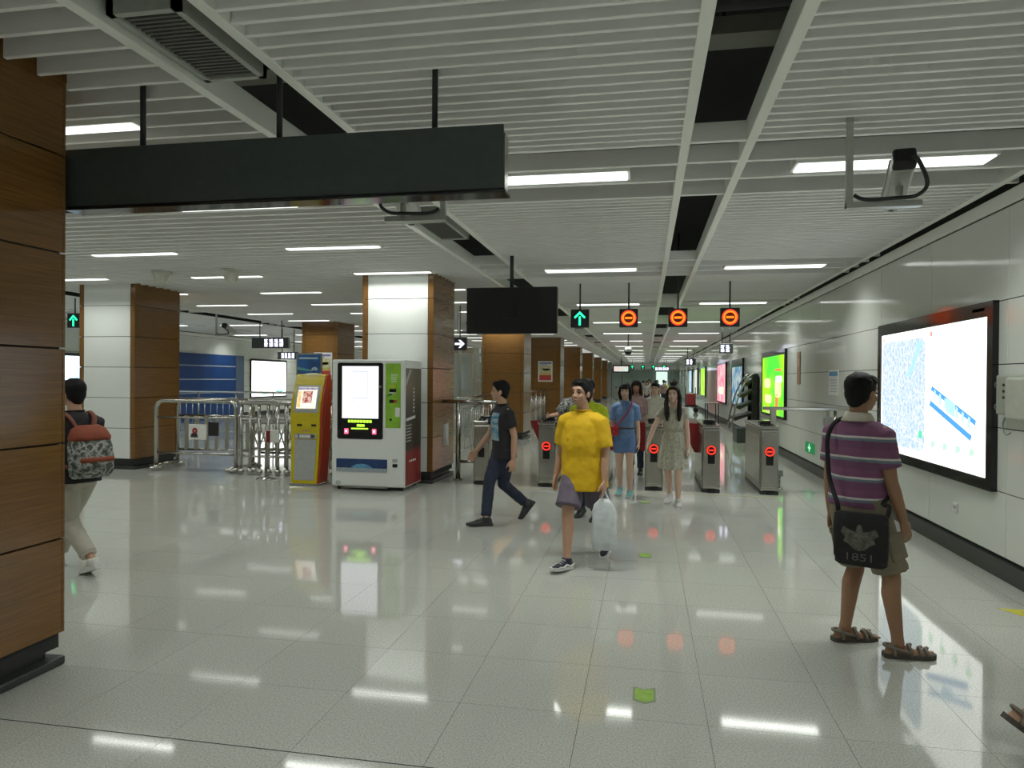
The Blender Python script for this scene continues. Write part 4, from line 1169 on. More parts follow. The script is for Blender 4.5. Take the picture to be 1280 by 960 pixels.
# fire hydrant cabinet / pink recess
bm = B(); box(bm, XR-.03, XR, 30.6, 34.6, .16, 2.05); o = link('pink_wall_panel', mesh_of(bm, 'pink_wall_panel'), mat('pink_panel', (.50,.36,.34), .35))
tag(o, 'dull pink wall panel beyond the pink-red advertisement', 'wall panel')
t = thing('side_table', 'thin metal frame table under the pink-red advertisement', 'table', (2.5, 28.6, 0))
for x in (2.32, 2.72):
    for y in (28.1, 29.1):
        bm = B(); tube(bm, [(x, y, 0), (x, y, .74)], .02, 8); wpart('leg', bm, 'dark_metal', t)
bm = B(); box(bm, 2.28, 2.76, 28.05, 29.15, .72, .76); wpart('top', bm, 'grey_metal', t)

# brochure rack: its shelves slope out from the wall
t = thing('brochure_rack', 'dark curved brochure rack with sloping shelves against the wall', 'brochure rack', (2.86, 19.75, 0), -PI/2)
for x in (-.42, .42):
    bm = B(); tube(bm, smooth_path([(x, -.66, .30), (x, -.58, .8), (x, -.46, 1.25), (x, -.26, 1.68), (x, -.08, 1.80)]), .022, 8)
    part('side_rail', bm, 'steel', t, True)
    bm = B(); box(bm, x-.02, x+.02, -.14, .0, .0, 1.80, .005, 1); part('side_post', bm, 'black_plastic', t)
bm = B(); box(bm, -.40, .40, -.06, .0, .0, 1.80, .01, 1); part('back_panel', bm, 'dark_metal', t)
bm = B(); box(bm, -.44, .44, -.52, .0, 0, .36, .01, 1); part('base_box', bm, mat('rack_base', (.06,.075,.07), .4), t)
for k in range(4):
    z = .62+.30*k; d = .62-.10*k
    f = lambda u, v, w, z=z: V((-.40+w, -u, z+v))
    bm = B(); prism(bm, [(.10, .16), (.10, .12), (d-.06, -.06), (d, -.02), (d, .03)], f, .80); sh = part('shelf', bm, 'black_plastic', t)
    for j in range(4):
        bm = B(); f2 = lambda u, v, w, z=z: V((-.38+.2*j+w, -u, z+v))
        prism(bm, [(.14, .15), (d-.08, -.03), (d-.08, .0), (.14, .18)], f2, .15); part('leaflet', bm, mat('leaflet%d' % (j % 2), ((.40,.40,.38), (.22,.28,.31))[j % 2], .5), sh)

# ------------------------------------------------------------------ floor stickers
def arrow_sticker(x, y, label):
    t = thing('floor_sticker', label, 'floor sticker', (x, y, 0))
    P = [(-.058, .10), (0, .07), (.058, .10), (.058, -.065), (0, -.10), (-.058, -.065)]
    f = lambda u, v, w: V((u, v, w))
    bm = B(); prism(bm, P, f, .0012); part('rim', bm, 'sticker_rim', t)
    bm = B(); prism(bm, [(u*.82, v*.82) for u, v in P], lambda u, v, w: V((u, v, w+.0012)), .0008); part('arrow', bm, 'sticker_green', t)
arrow_sticker(.005, 3.70, 'green arrow sticker on the open floor tiles nearer the long hanging board')
arrow_sticker(.005, 6.66, 'green arrow sticker on the floor by the feet of the man in yellow')
arrow_sticker(.0, 9.55, 'faint green arrow sticker on the floor in front of the fare gates')
t = thing('floor_sticker', 'yellow-bordered dark caution sticker on the floor below the wall telephone', 'floor sticker', (2.62, 5.38, 0))
tri = [(-.13, .26), (.22, .26), (.22, -.32)]
bm = B(); prism(bm, tri, lambda u, v, w: V((u, v, w)), .0015); part('border', bm, 'sticker_yellow', t)
bm = B(); prism(bm, [(-.01, .205), (.17, .205), (.17, -.10)], lambda u, v, w: V((u, v, w+.0015)), .0008); part('ground', bm, mat('sticker_pale', (.33,.34,.30), .6), t)
bm = B(); prism(bm, [(.06, .18), (.165, .18), (.165, .03)], lambda u, v, w: V((u, v, w+.0023)), .0006); part('dark_mark', bm, 'sticker_grey', t)
bm = B(); box(bm, -2.45, 1.9, 10.36, 10.385, 0, .0012); o = link('floor_line', mesh_of(bm, 'floor_line'), mat('dull_yellow', (.40,.37,.13), .5)); tag(o, 'thin dull yellow line on the floor before the fare gates', 'floor line')

# ------------------------------------------------------------------ far end
for k in range(5):
    lane_sign(-1.9+.82*k, 57, 2.62, 'up', 'tiny green up-arrow lane sign in the row at the distant gates', 'distant green lane signs')
for k in range(6):
    t = thing('fare_gate', 'small far-off steel fare gate in the distant gate row', 'fare gate', (-2.3+.82*k, 56.5, 0), 0, 'distant fare gates')
    bm = B(); box(bm, -.12, .12, 0, 1.6, .04, .97, .03, 2); part('body', bm, 'steel_brushed', t)
    bm = B(); box(bm, -.11, .11, .03, 1.57, 0, .045); part('base', bm, 'base_dark', t)
    bm = B(); box(bm, -.09, .09, .2, .5, .965, 1.03, .02, 2); part('card_reader', bm, 'black_gloss', t)
t = thing('hanging_screen', 'distant lit screen hanging at the far end of the corridor', 'screen', (-1.75, 51, 2.3))
bm = B(); box(bm, -2.35, -1.15, 51, 51.1, 2.12, 2.66, .01, 1); wpart('housing', bm, 'black_plastic', t)
bm = B(); box(bm, -2.25, -1.25, 50.99, 51.0, 2.2, 2.56); wpart('display', bm, emit('tv_face', (.9,.6,.55), .9, col2=(.6,.85,.75), scale=4), t)
bm = B(); tube(bm, [(-1.75, 51.05, 2.65), (-1.75, 51.05, 3.35)], .025, 8); wpart('pole', bm, 'black_plastic', t)
strokes_sign(.55, 1.75, 2.30, 2.58, 54, 12, 'distant glowing white direction sign beside the green lane signs', .1)
bm = B(); box(bm, .9, 1.9, Y1-.12, Y1-.08, .1, 2.35); o = link('bright_opening', mesh_of(bm, 'bright_opening'), emit('opening_glow', (.75,.95,.85), .9))  # glowing sheet stands in for the brightness of the end opening
tag(o, 'pale glowing sheet for the bright opening at the very end of the corridor', 'window')
t = thing('luggage_cart', 'small red handcart standing far off by the wall', 'cart', (2.2, 36.5, 0))
bm = B(); box(bm, -.22, .22, -.2, .2, .35, .95, .06, 3); part('body', bm, mat('cart_red', (.28,.03,.03), .4), t)
for x in (-.24, .24):
    bm = B(); tube(bm, [(x, -.22, .12), (x, .22, .12)], .12, 12); part('wheel', bm, 'black_plastic', t)
    bm = B(); tube(bm, [(x, .2, .12), (x, .24, 1.25)], .02, 8); part('upright', bm, 'dark_metal', t)
bm = B(); box(bm, -.3, .3, -.22, .22, .28, .35); part('deck', bm, 'dark_metal', t)
# ------------------------------------------------------------------ people
def remesh_part(name, bm, m, parent, voxel=.01, smooth=3, decim=0.5, wrinkle=0.0, label=None):
    bmesh.ops.recalc_face_normals(bm, faces=bm.faces[:])
    me = bpy.data.meshes.new(name); bm.to_mesh(me); bm.free()
    ob = bpy.data.objects.new(name, me); scene.collection.objects.link(ob)
    md = ob.modifiers.new('r', 'REMESH'); md.mode = 'VOXEL'; md.voxel_size = voxel
    md = ob.modifiers.new('s', 'SMOOTH'); md.factor = .5; md.iterations = smooth
    if wrinkle > 0:
        tx = bpy.data.textures.get('cloth_folds') or bpy.data.textures.new('cloth_folds', 'CLOUDS')
        tx.noise_scale = .07
        md = ob.modifiers.new('d', 'DISPLACE'); md.texture = tx; md.strength = wrinkle; md.mid_level = .5; md.texture_coords = 'LOCAL'
    if decim < 1:
        md = ob.modifiers.new('c', 'DECIMATE'); md.ratio = decim
    dg = bpy.context.evaluated_depsgraph_get()
    me2 = bpy.data.meshes.new_from_object(ob.evaluated_get(dg))
    bpy.data.objects.remove(ob); bpy.data.meshes.remove(me)
    me2.name = name
    for p in me2.polygons: p.use_smooth = True
    o = link(name, me2, m, parent)
    if label: o['label'] = label
    return o
def ik(a, b, l1, l2, pole):
    d = b-a; L = min(d.length, (l1+l2)*.9995)
    dn = d.normalized()
    x = (l1*l1 - l2*l2 + L*L)/(2*L)
    h = math.sqrt(max(l1*l1-x*x, 0))
    p = pole - dn*pole.dot(dn)
    p = p.normalized() if p.length > 1e-6 else V((0,1,0))
    return a + dn*x + p*h, a + dn*L
def lerp(a, b, u): return a + (b-a)*u
def ell_ring(c, R, rx, ry, n=24, p=2.3):
    out = []
    for k in range(n):
        a = 2*PI*k/n; ca, sa = math.cos(a), math.sin(a)
        q = (abs(ca)**p + abs(sa)**p)**(-1/p)
        out.append(c + R @ V((rx*ca*q, ry*sa*q, 0)))
    return out
def hand(bm, w, d, nrm, side, s, curl):
    d = d.normalized(); nrm = (nrm - d*nrm.dot(d)).normalized()
    t = d.cross(nrm) * (1 if side > 0 else -1)
    rings = []
    for u, hw, th in ((-.02, .024, .019), (.0, .026, .018), (.03, .036, .017), (.06, .041, .015), (.088, .040, .012)):
        c = w + d*u*s
        ring = []
        for k in range(14):
            a = 2*PI*k/14
            ring.append(c + t*hw*s*math.cos(a) + nrm*th*s*math.sin(a))
        rings.append(ring)
    loft(bm, rings)
    for k, (off, ln) in enumerate(((.033, .070), (.0115, .078), (-.0105, .072), (-.032, .058))):
        p = w + d*.082*s + t*off*s
        dd = (d + t*off*1.6).normalized()
        pts = [p - dd*.012*s, p]; ang = curl*(1+.12*k)
        for seg in (.44, .31, .25):
            dd = (Matrix.Rotation(0, 3, 'X') @ dd)
            dd = (dd*math.cos(ang) + nrm*math.sin(ang)).normalized(); nr2 = nrm
            pts.append(pts[-1] + dd*ln*seg*s)
        tube(bm, pts, [.0095*s, .0095*s, .0088*s, .008*s, .007*s], 8, True)
    p = w + d*.022*s + t*.026*s
    d1 = (t*.62 + d*.72 + nrm*.30).normalized(); d2 = (t*.25 + d*.9 + nrm*.38).normalized()
    tube(bm, [p, p+d1*.040*s, p+d1*.040*s+d2*.032*s, p+d1*.040*s+d2*.056*s], [.013*s, .0115*s, .010*s, .0085*s], 8, True)
def foot_rings(A_, f, u, s, ws=1.0, hs=1.0, ext=0.0, lift=0.0):
    r = f.cross(u).normalized()
    rings = []
    for t, hw, top in ((-.072, .018, .05), (-.06, .030, .085), (-.03, .036, .10), (.0, .036, .10), (.04, .037, .085), (.08, .042, .066), (.12, .046, .052), (.155, .042, .043), (.18, .031, .034), (.195, .014, .022)):
        c = A_ + f*(t*(1+ext))*s - u*(.08-lift)*s
        hw = hw*ws; top = top*hs
        ring = []
        for k in range(7):
            a = PI*k/6
            ring.append(c + r*hw*s*math.cos(a)*(1 if k not in (0, 6) else 1) + u*(top*math.sin(a)**.75 if 0 < k < 6 else .012)*s)
        ring += [c - r*hw*.9*s, c + r*hw*.9*s]
        rings.append(ring)
    return rings
def sole_rings(A_, f, u, s, ws=1.0, th=.025, ext=0.0):
    r = f.cross(u).normalized(); rings = []
    for t, hw in ((-.082, .020), (-.07, .034), (-.03, .041), (.02, .041), (.08, .047), (.13, .051), (.17, .043), (.195, .030), (.208, .012)):
        c = A_ + f*t*(1+ext)*s - u*.08*s; hw *= ws
        rings.append([c - r*hw*s, c + r*hw*s, c + r*hw*s + u*th*s, c - r*hw*s + u*th*s])
    return rings

class Person: pass
def rotz(v, a): return Matrix.Rotation(a, 3, 'Z') @ v
def person(label, xy, heading, h, feet, arms=((8, 0, 8), (8, 0, 8)), lean=3, twist=0, head=(0, 0), skin='skin',
           shirt=None, lower=None, shoes=None, hair='short', hair_mat='hair_black', build=1.0, voxel=.009, group=None,
           detail=True, pole_y=1.0, sleeve=.62, hem=-.10, fit=1.0, hemd=0.0, dz=0.0, curl=.28, hide_z=None):
    """feet: ((x, y, lift, heading, pitch) for the left, right) in world floor coordinates; heading: degrees clockwise from +Y"""
    P = Person(); s = h/1.678; P.s = s
    root = thing('person', label, 'person', (xy[0], xy[1], 0), -math.radians(heading), group)
    P.root = root
    Rw = Matrix.Rotation(math.radians(heading), 3, 'Z')          # world -> local
    sg = {0: -1, 1: 1}                                            # 0 left (-X), 1 right (+X)
    hipw = .088*s*build
    thigh, shin = .415*s, .405*s
    fl = []
    for k in (0, 1):
        x, y, lift, fh, pit = feet[k]
        g = Rw @ V((x-xy[0], y-xy[1], 0))
        fd = rotz(V((0,1,0)), -math.radians(fh-heading))
        pr = math.radians(pit)
        f = (fd*math.cos(pr) - V((0,0,1))*math.sin(pr)); u = (fd*math.sin(pr) + V((0,0,1))*math.cos(pr))
        a = V((g.x, g.y, .08*s+lift))
        low = min((a - f*.075*s - u*.08*s).z, (a + f*.17*s - u*.08*s).z)
        a.z += lift - low
        fl.append((a, f, u))
    pz = 9
    for k in (0, 1):
        a = fl[k][0]; hx = sg[k]*hipw
        hd = math.hypot(a.x-hx, a.y)
        pz = min(pz, a.z + math.sqrt(max(((thigh+shin)*.992)**2 - hd*hd, .2)))
    pz += dz
    pel = V((0, 0, pz+.02*s))
    ln = math.radians(lean)
    Rt = Matrix.Rotation(-math.radians(twist), 3, 'Z') @ Matrix.Rotation(-ln, 3, 'X')
    P.Rt = Rt; P.pel = pel
    def T(x, y, z): return pel + Rt @ V((x*s, y*s, z*s))
    P.T = T
    neck = T(0, -.012, .50); hd_yaw, hd_pitch = head
    Rh = Matrix.Rotation(-math.radians(hd_yaw), 3, 'Z') @ Matrix.Rotation(-math.radians(hd_pitch), 3, 'X')
    hc = neck + Rt @ V((0, .012*s, .034*s)) + Rh @ V((0, .018*s, .105*s))
    P.hc = hc; P.Rh = Rh; P.neck = neck
    J = {}
    for k in (0, 1):
        hip = V((sg[k]*hipw, 0, pz))
        a, f, u = fl[k]
        kn, an = ik(hip, a, thigh, shin, V((0, 1, 0)) + f*.3)
        J[k] = dict(hip=hip, knee=kn, ankle=a, f=f, u=u)
        sh = T(sg[k]*.168*build, -.012, .408)
        ab, fx, el = arms[k][:3]
        inr = arms[k][3] if len(arms[k]) > 3 else 0
        d = Matrix.Rotation(math.radians(fx), 3, 'X') @ (Matrix.Rotation(-sg[k]*math.radians(ab), 3, 'Y') @ V((0,0,-1)))
        d2 = Matrix.Rotation(math.radians(fx+el), 3, 'X') @ (Matrix.Rotation(-sg[k]*math.radians(ab*.6-inr), 3, 'Y') @ V((0,0,-1)))
        d = Rt @ d; d2 = Rt @ d2
        elb = sh + d*.285*s; wr = elb + d2*.245*s
        J[k].update(sh=sh, elb=elb, wr=wr, hdir=d2)
        nrm = Rt @ V((-sg[k], 0, 0))
        J[k]['nrm'] = nrm; J[k]['side'] = sg[k]
    P.J = J
    # ---- body
    bm = B()
    secs = [(-.10, .10, .09, -.01), (-.02, .155, .10, -.005), (.08, .145, .092, 0), (.17, .135, .088, .004), (.30, .152, .10, .0), (.40, .150, .092, -.006), (.455, .12, .068, -.012), (.49, .062, .056, -.012)]
    loft(bm, [ell_ring(T(0, yo, z), Rt, rx*s*build, ry*s) for z, rx, ry, yo in secs])
    tube(bm, [T(0, -.012, .44), neck + Rt @ V((0, .004, .03))*s, lerp(neck, hc, .75)], [.060*s, .052*s, .050*s], 14)
    hs = s*(.985 if h > 1.62 else 1.0)
    def hb(c, r): ball(bm, hc + Rh @ (V(c)*hs), tuple(x*hs for x in r), Rh, 20, 14)
    hb((0, -.012, .025), (.074, .094, .090)); hb((0, .022, -.035), (.058, .066, .078)); hb((0, .048, -.083), (.030, .030, .026))
    hb((.034, .045, -.03), (.026, .03, .03)); hb((-.034, .045, -.03), (.026, .03, .03)); hb((0, .055, .03), (.055, .03, .035))
    if detail:
        tube(bm, [hc + Rh @ (V((0, .083, .012))*hs), hc + Rh @ (V((0, .092, -.018))*hs), hc + Rh @ (V((0, .099, -.033))*hs)], [.008*hs, .0095*hs, .0115*hs], 8, True)
        hb((.011, .089, -.037), (.009, .009, .007)); hb((-.011, .089, -.037), (.009, .009, .007))
        hb((0, .081, -.064), (.021, .012, .009))
        for e in (-1, 1): hb((e*.076, -.006, -.012), (.010, .022, .034))
    arm_r = (.045, .045, .041, .037, .038, .033, .026)
    for k in (0, 1):
        j = J[k]
        ar = [r*s*(.82+.18*build) for r in arm_r]
        tube(bm, [j['sh'], lerp(j['sh'], j['elb'], .25), lerp(j['sh'], j['elb'], .65), j['elb'], lerp(j['elb'], j['wr'], .3), lerp(j['elb'], j['wr'], .7), j['wr']], ar, 14, True)
        tube(bm, [T(0, -.012, .42), T(sg[k]*.08, -.012, .41), j['sh']], [.054*s, .048*s, .044*s], 12, True)
        hand(bm, j['wr'], j['hdir'], j['nrm'], j['side'], s, curl)
        lr = [r*s*(.8+.2*build) for r in (.085, .080, .068, .055, .052, .054, .044, .034, .036)]
        hp, kn, an = j['hip'], j['knee'], j['ankle']
        calf = -j['f']*.012*s
        tube(bm, [hp, lerp(hp, kn, .3), lerp(hp, kn, .7), lerp(hp, kn, .96), lerp(kn, an, .10), lerp(kn, an, .30)+calf, lerp(kn, an, .6)+calf*.5, lerp(kn, an, .9), an], lr, 16, True)
        if shoes != 'none':
            loft(bm, foot_rings(an, j['f'], j['u'], s, .86, .82))
            if shoes == 'sandal':
                r = j['f'].cross(j['u'])
                for q in range(5):
                    b0 = an + j['f']*(.165-.008*q)*s + r*(.030-.015*q)*s*(1 if k == 0 else -1) - j['u']*.052*s
                    tube(bm, [b0, b0 + j['f']*(.045-.004*q)*s - j['u']*.006*s], [.0105*s, .009*s], 8, True)
    P.body = remesh_part('body', bm, skin, root, voxel, 2, .45 if detail else .3)
    # ---- face
    if detail:
        for e in (-1, 1):
            bm = B(); ball(bm, hc + Rh @ (V((e*.032, .0745, .004))*hs), (.013*hs, .008*hs, .0065*hs), Rh, 10, 8); eye = part('eye', bm, 'eye_dark', root, True)
            bm = B(); c0 = hc + Rh @ (V((e*.016, .085, .026))*hs); c1 = hc + Rh @ (V((e*.034, .081, .031))*hs); c2 = hc + Rh @ (V((e*.050, .070, .026))*hs)
            tube(bm, [c0, c1, c2], [.003*hs, .0042*hs, .002*hs], 6); part('eyebrow', bm, hair_mat, root, True)
        bm = B(); ball(bm, hc + Rh @ (V((0, .090, -.064))*hs), (.021*hs, .006*hs, .0065*hs), Rh, 12, 8); part('lips', bm, 'lips', root, True)
    # ---- hair
    bm = B()
    def hr(c, r): ball(bm, hc + Rh @ (V(c)*hs), tuple(x*hs for x in r), Rh, 20, 14)
    hr((0, -.024, .044), (.086, .100, .088)); hr((0, -.045, -.005), (.079, .068, .075)); hr((0, .035, .088), (.060, .052, .030))
    if hair == 'short':
        hr((.066, -.012, .015), (.016, .042, .045)); hr((-.066, -.012, .015), (.016, .042, .045)); hr((0, -.062, -.05), (.055, .035, .045))
        for q in range(26):
            a = random.uniform(0, 2*PI); e = random.uniform(.2, 1.3)
            c = V((.080*math.cos(a)*math.cos(e), -.02+.092*math.sin(a)*math.cos(e), .045+.085*math.sin(e)))
            hr(c*.97, (.018, .018, .012))
    elif hair == 'bob':
        hr((0, .070, .052), (.062, .026, .026))                                  # fringe
        for e in (-1, 1):
            tube(bm, [hc + Rh @ (V((e*.062, .02, .05))*hs), hc + Rh @ (V((e*.080, .018, -.03))*hs), hc + Rh @ (V((e*.074, .022, -.11))*hs)], [.03*hs, .032*hs, .02*hs], 10, True)
        tube(bm, [hc + Rh @ (V((0, -.06, .03))*hs), hc + Rh @ (V((0, -.07, -.06))*hs), hc + Rh @ (V((0, -.062, -.13))*hs)], [.07*hs, .066*hs, .04*hs], 14, True)
        for e in (-.5, .5):
            tube(bm, [hc + Rh @ (V((e*.1, -.05, .0))*hs), hc + Rh @ (V((e*.12, -.05, -.13))*hs)], [.045*hs, .03*hs], 10, True)
    elif hair == 'long':
        for e in (-1, 1):
            tube(bm, [hc + Rh @ (V((e*.03, .055, .09))*hs), hc + Rh @ (V((e*.074, .025, .04))*hs), hc + Rh @ (V((e*.092, .004, -.04))*hs), hc + Rh @ (V((e*.094, .03, -.13))*hs), T(e*.085, .115, .37), T(e*.082, .13, .28)], [.020*hs, .026*hs, .028*hs, .033*hs, .038*hs, .018*hs], 10, True)
        tube(bm, [hc + Rh @ (V((0, -.07, .02))*hs), hc + Rh @ (V((0, -.075, -.10))*hs), T(0, -.09, .38), T(0, -.10, .28)], [.07*hs, .07*hs, .06*hs, .02*hs], 12, True)
        hr((.01, -.015, .150), (.050, .048, .040))                                 # bun on top
        hr((-.03, -.01, .165), (.022, .022, .022)); hr((.045, -.02, .17), (.024, .022, .022))
    elif hair == 'tied':
        hr((0, -.105, .02), (.032, .035, .035)); hr((0, .058, .065), (.055, .03, .022))
    P.hair = remesh_part('hair', bm, hair_mat, root, max(voxel, .008), 3, .5)
    # ---- shirt
    def torso_rings(hem, fit, grow=0.0):
        z0 = hem
        ss = [(z0, .185*fit, .128*fit+hemd, .0), (z0*.5+.0, .180*fit, .125*fit+hemd*.6, 0), (.10, .172*fit, .118*fit, .004), (.20, .172*fit, .118*fit, .006), (.30, .180, .124, .0), (.37, .176, .112, -.006), (.42, .150, .092, -.012), (.455, .110, .076, -.014), (.484, .074, .066, -.012)]
        return [ell_ring(T(0, yo, z), Rt, (rx+grow)*s*build, (ry+grow)*s) for z, rx, ry, yo in ss]
    if shirt:
        bm = B(); loft(bm, torso_rings(hem, fit))
        for k in (0, 1):
            j = J[k]
            e = lerp(j['sh'], j['elb'], sleeve)
            tube(bm, [T(sg[k]*.07, -.012, .395), T(sg[k]*.125*build, -.012, .395), lerp(j['sh'], j['elb'], .10), lerp(j['sh'], j['elb'], sleeve*.5), e], [.080*s, .079*s, .074*s, .068*s*fit, .069*s*fit], 16)
        P.shirt = remesh_part('shirt', bm, shirt, root, max(voxel, .010), 3, .5, .012 if detail else 0)
        bm = B()
        rr = ell_ring(T(0, -.010, .492), Rt, .066*s, .062*s, 24); tube(bm, rr + [rr[0]], .009*s, 6)
        part('neckband', bm, shirt if not isinstance(shirt, str) or 'collar_'+shirt not in MATS else 'collar_'+shirt, root, True)
    # ---- lower garment
    if lower:
        kind, m, length = lower[:3]; loose = lower[3] if len(lower) > 3 else 1.0
        bm = B()
        if kind in ('shorts', 'trousers'):
            loft(bm, [ell_ring(T(0, 0, z) if z > .03 else pel + V((0, 0, z*s)), Rt, rx*s*build, ry*s) for z, rx, ry in ((-.13, .125, .10), (-.06, .172, .118), (.02, .170, .116), (.10, .158, .108), (.13, .155, .105))])
            for k in (0, 1):
                j = J[k]; hp, kn, an = j['hip'], j['knee'], j['ankle']
                pts = [hp + V((0,0,.03*s)), lerp(hp, kn, .25), lerp(hp, kn, .6)]
                rr = [.098*s, .095*s*(.6+.4*loose), .086*s*loose]
                if length <= 1.0:
                    e = lerp(hp, kn, length); pts.append(e); rr.append((.080+.010*loose)*s*loose)
                else:
                    pts += [kn, lerp(kn, an, .5*(length-1)), lerp(kn, an, length-1)]
                    rr += [.070*s*loose, .064*s*loose, .060*s*loose]
                tube(bm, pts, [r*(.8+.2*build) for r in rr], 18)
        P.lower = remesh_part('shorts' if kind == 'shorts' else 'trousers', bm, m, root, max(voxel, .010), 3, .5, .014 if detail else 0)
    # ---- shoes
    if shoes and shoes not in ('none',):
        for k in (0, 1):
            j = J[k]
            if shoes == 'sandal':
                bm = B(); loft(bm, sole_rings(j['ankle'], j['f'], j['u'], s, 1.0, .026, .02))
                so = part('sandal', bm, 'sandal_sole', root)
                r = j['f'].cross(j['u']); a, f, u = j['ankle'], j['f'], j['u']
                for t0, hgt, wd in ((-.035, .085, .0), (.055, .082, .01), (.115, .060, .02), (.150, .050, .02)):
                    bm = B(); pts = []
                    for q in range(9):
                        an_ = PI*q/8
                        pts.append(a + f*(t0 + (.02 if q > 4 else 0))*s + r*.047*math.cos(an_)*s - u*.058*s + u*(hgt*.62)*math.sin(an_)*s)
                    tube(bm, pts, .011*s, 8); part('strap', bm, 'sandal_strap', so, True)
                bm = B(); pts = [a + r*.046*s + f*.05*s - u*.04*s, a + r*.034*s - f*.05*s - u*.015*s, a - f*.075*s - u*.012*s, a - r*.034*s - f*.05*s - u*.015*s, a - r*.046*s + f*.05*s - u*.04*s]
                tube(bm, smooth_path(pts, 3), .010*s, 8); part('heel_strap', bm, 'sandal_strap', so, True)
            else:
                bm = B(); loft(bm, foot_rings(j['ankle'], j['f'], j['u'], s, 1.06, 1.0, .04)); tube(bm, [j['ankle'] - j['u']*.03*s, j['ankle'] + j['u']*.015*s], [.045*s, .043*s], 14)
                so = remesh_part('shoe', bm, shoes, root, .008, 1, .5)
                bm = B(); loft(bm, sole_rings(j['ankle'], j['f'], j['u'], s, 1.0, .026, .04)); part('sole', bm, 'sole_white' if shoes not in ('shoe_black',) else 'sole_dark', so)
                if shoes == 'shoe_navy':
                    r = j['f'].cross(j['u'])
                    for e in (-1, 1):
                        bm = B(); c = j['ankle']; f = j['f']; u = j['u']
                        tube(bm, smooth_path([c - f*.07*s + r*e*.036*s - u*.035*s, c + r*e*.043*s - u*.05*s, c + f*.06*s + r*e*.047*s - u*.035*s, c + f*.11*s + r*e*.050*s - u*.052*s, c + f*.16*s + r*e*.044*s - u*.048*s], 3), .0075*s, 6)
                        part('side_stripe', bm, 'sole_white', so, True)
                if detail:
                    bm = B(); r = j['f'].cross(j['u'])
                    for q in range(3):
                        c = j['ankle'] + j['f']*(.06+.025*q)*s - j['u']*(.004+.012*q)*s
                        tube(bm, [c - r*.026*s, c + j['u']*.005*s, c + r*.026*s], .0035*s, 6)
                    part('laces', bm, 'sole_white' if shoes != 'shoe_black' else 'sole_dark', so, True)
    P.wm = Matrix.Translation((xy[0], xy[1], 0)) @ Matrix.Rotation(-math.radians(heading), 4, 'Z')
    return P

def skin_mat(n, c): mat(n, c, .5, var=.06, scale=6, spec=.35)
skin_mat('skin', (.47, .28, .19)); skin_mat('skin_pale', (.64, .43, .33)); skin_mat('skin_tan', (.33, .185, .11))
mat('hair_black', (.008, .007, .007), .6, var=.4, scale=60, spec=.2, stretch=(1, 1, 6)); mat('hair_brown', (.018, .010, .008), .6, var=.4, scale=60, spec=.25, stretch=(1, 1, 6))
mat('eye_dark', (.02, .015, .012), .15); mat('lips', (.38, .13, .11), .4)
mat('sole_white', (.62, .63, .62), .5); mat('sole_dark', (.03, .03, .03), .6)
mat('sandal_sole', (.07, .06, .05), .7); mat('sandal_strap', (.17, .145, .115), .6)
mat('shoe_black', (.02, .02, .022), .5); mat('shoe_navy', (.012, .016, .03), .45); mat('shoe_white', (.62, .62, .58), .5); mat('shoe_teal', (.16, .48, .50), .5)
mat('yellow_cotton', (.70, .43, .004), .75, var=.06, scale=9, bump=.25, bscale=14)
mat('mauve_cotton', (.13, .105, .14), .8, var=.12, scale=10, bump=.3, bscale=18)
mat('khaki', (.22, .19, .13), .85, var=.14, scale=9, bump=.3, bscale=18)
mat('cream_trouser', (.42, .40, .33), .8, var=.07, scale=7, bump=.3, bscale=14)
mat('black_cotton', (.012, .012, .014), .8, var=.2, bump=.2, bscale=14)
mat('denim_dark', (.016, .022, .045), .8, var=.3, scale=25)
mat('denim_blue', (.13, .23, .46), .8, var=.15, scale=12, bump=.3, bscale=16)
mat('denim_light', (.15, .26, .48), .8, var=.15, scale=12, bump=.3, bscale=16)
mat('lime_cotton', (.42, .50, .012), .8)
mat('dusty_pink', (.24, .16, .15), .8); mat('cream_blouse', (.58, .57, .47), .8, bump=.3)
mat('collar_cream', (.60, .56, .47), .8)
def camo_mat(name, cols, scale):
    m, nt, b = nodes_of(name); N, L = nt.nodes, nt.links
    tc = N.new('ShaderNodeTexCoord'); nz = N.new('ShaderNodeTexNoise'); nz.inputs['Scale'].default_value = scale; nz.inputs['Detail'].default_value = 3
    L.new(tc.outputs['Object'], nz.inputs['Vector']); rp = N.new('ShaderNodeValToRGB'); cr = rp.color_ramp; cr.interpolation = 'CONSTANT'
    n = len(cols); cr.elements[0].position = 0; cr.elements[0].color = cols[0] + (1,); cr.elements[1].position = .42; cr.elements[1].color = cols[1] + (1,)
    for k in range(2, n):
        e = cr.elements.new(.42 + .07*(k-1)); e.color = cols[k] + (1,)
    L.new(nz.outputs['Fac'], rp.inputs[0]); L.new(rp.outputs[0], b.inputs['Base Color']); b.inputs['Roughness'].default_value = .8
    MATS[name] = m
camo_mat('patterned_cloth', [(.03,.03,.035), (.30,.30,.28), (.05,.055,.05), (.42,.42,.40)], 22)
camo_mat('floral_dress', [(.44,.43,.34), (.50,.48,.38), (.42,.40,.31), (.34,.33,.27)], 30)
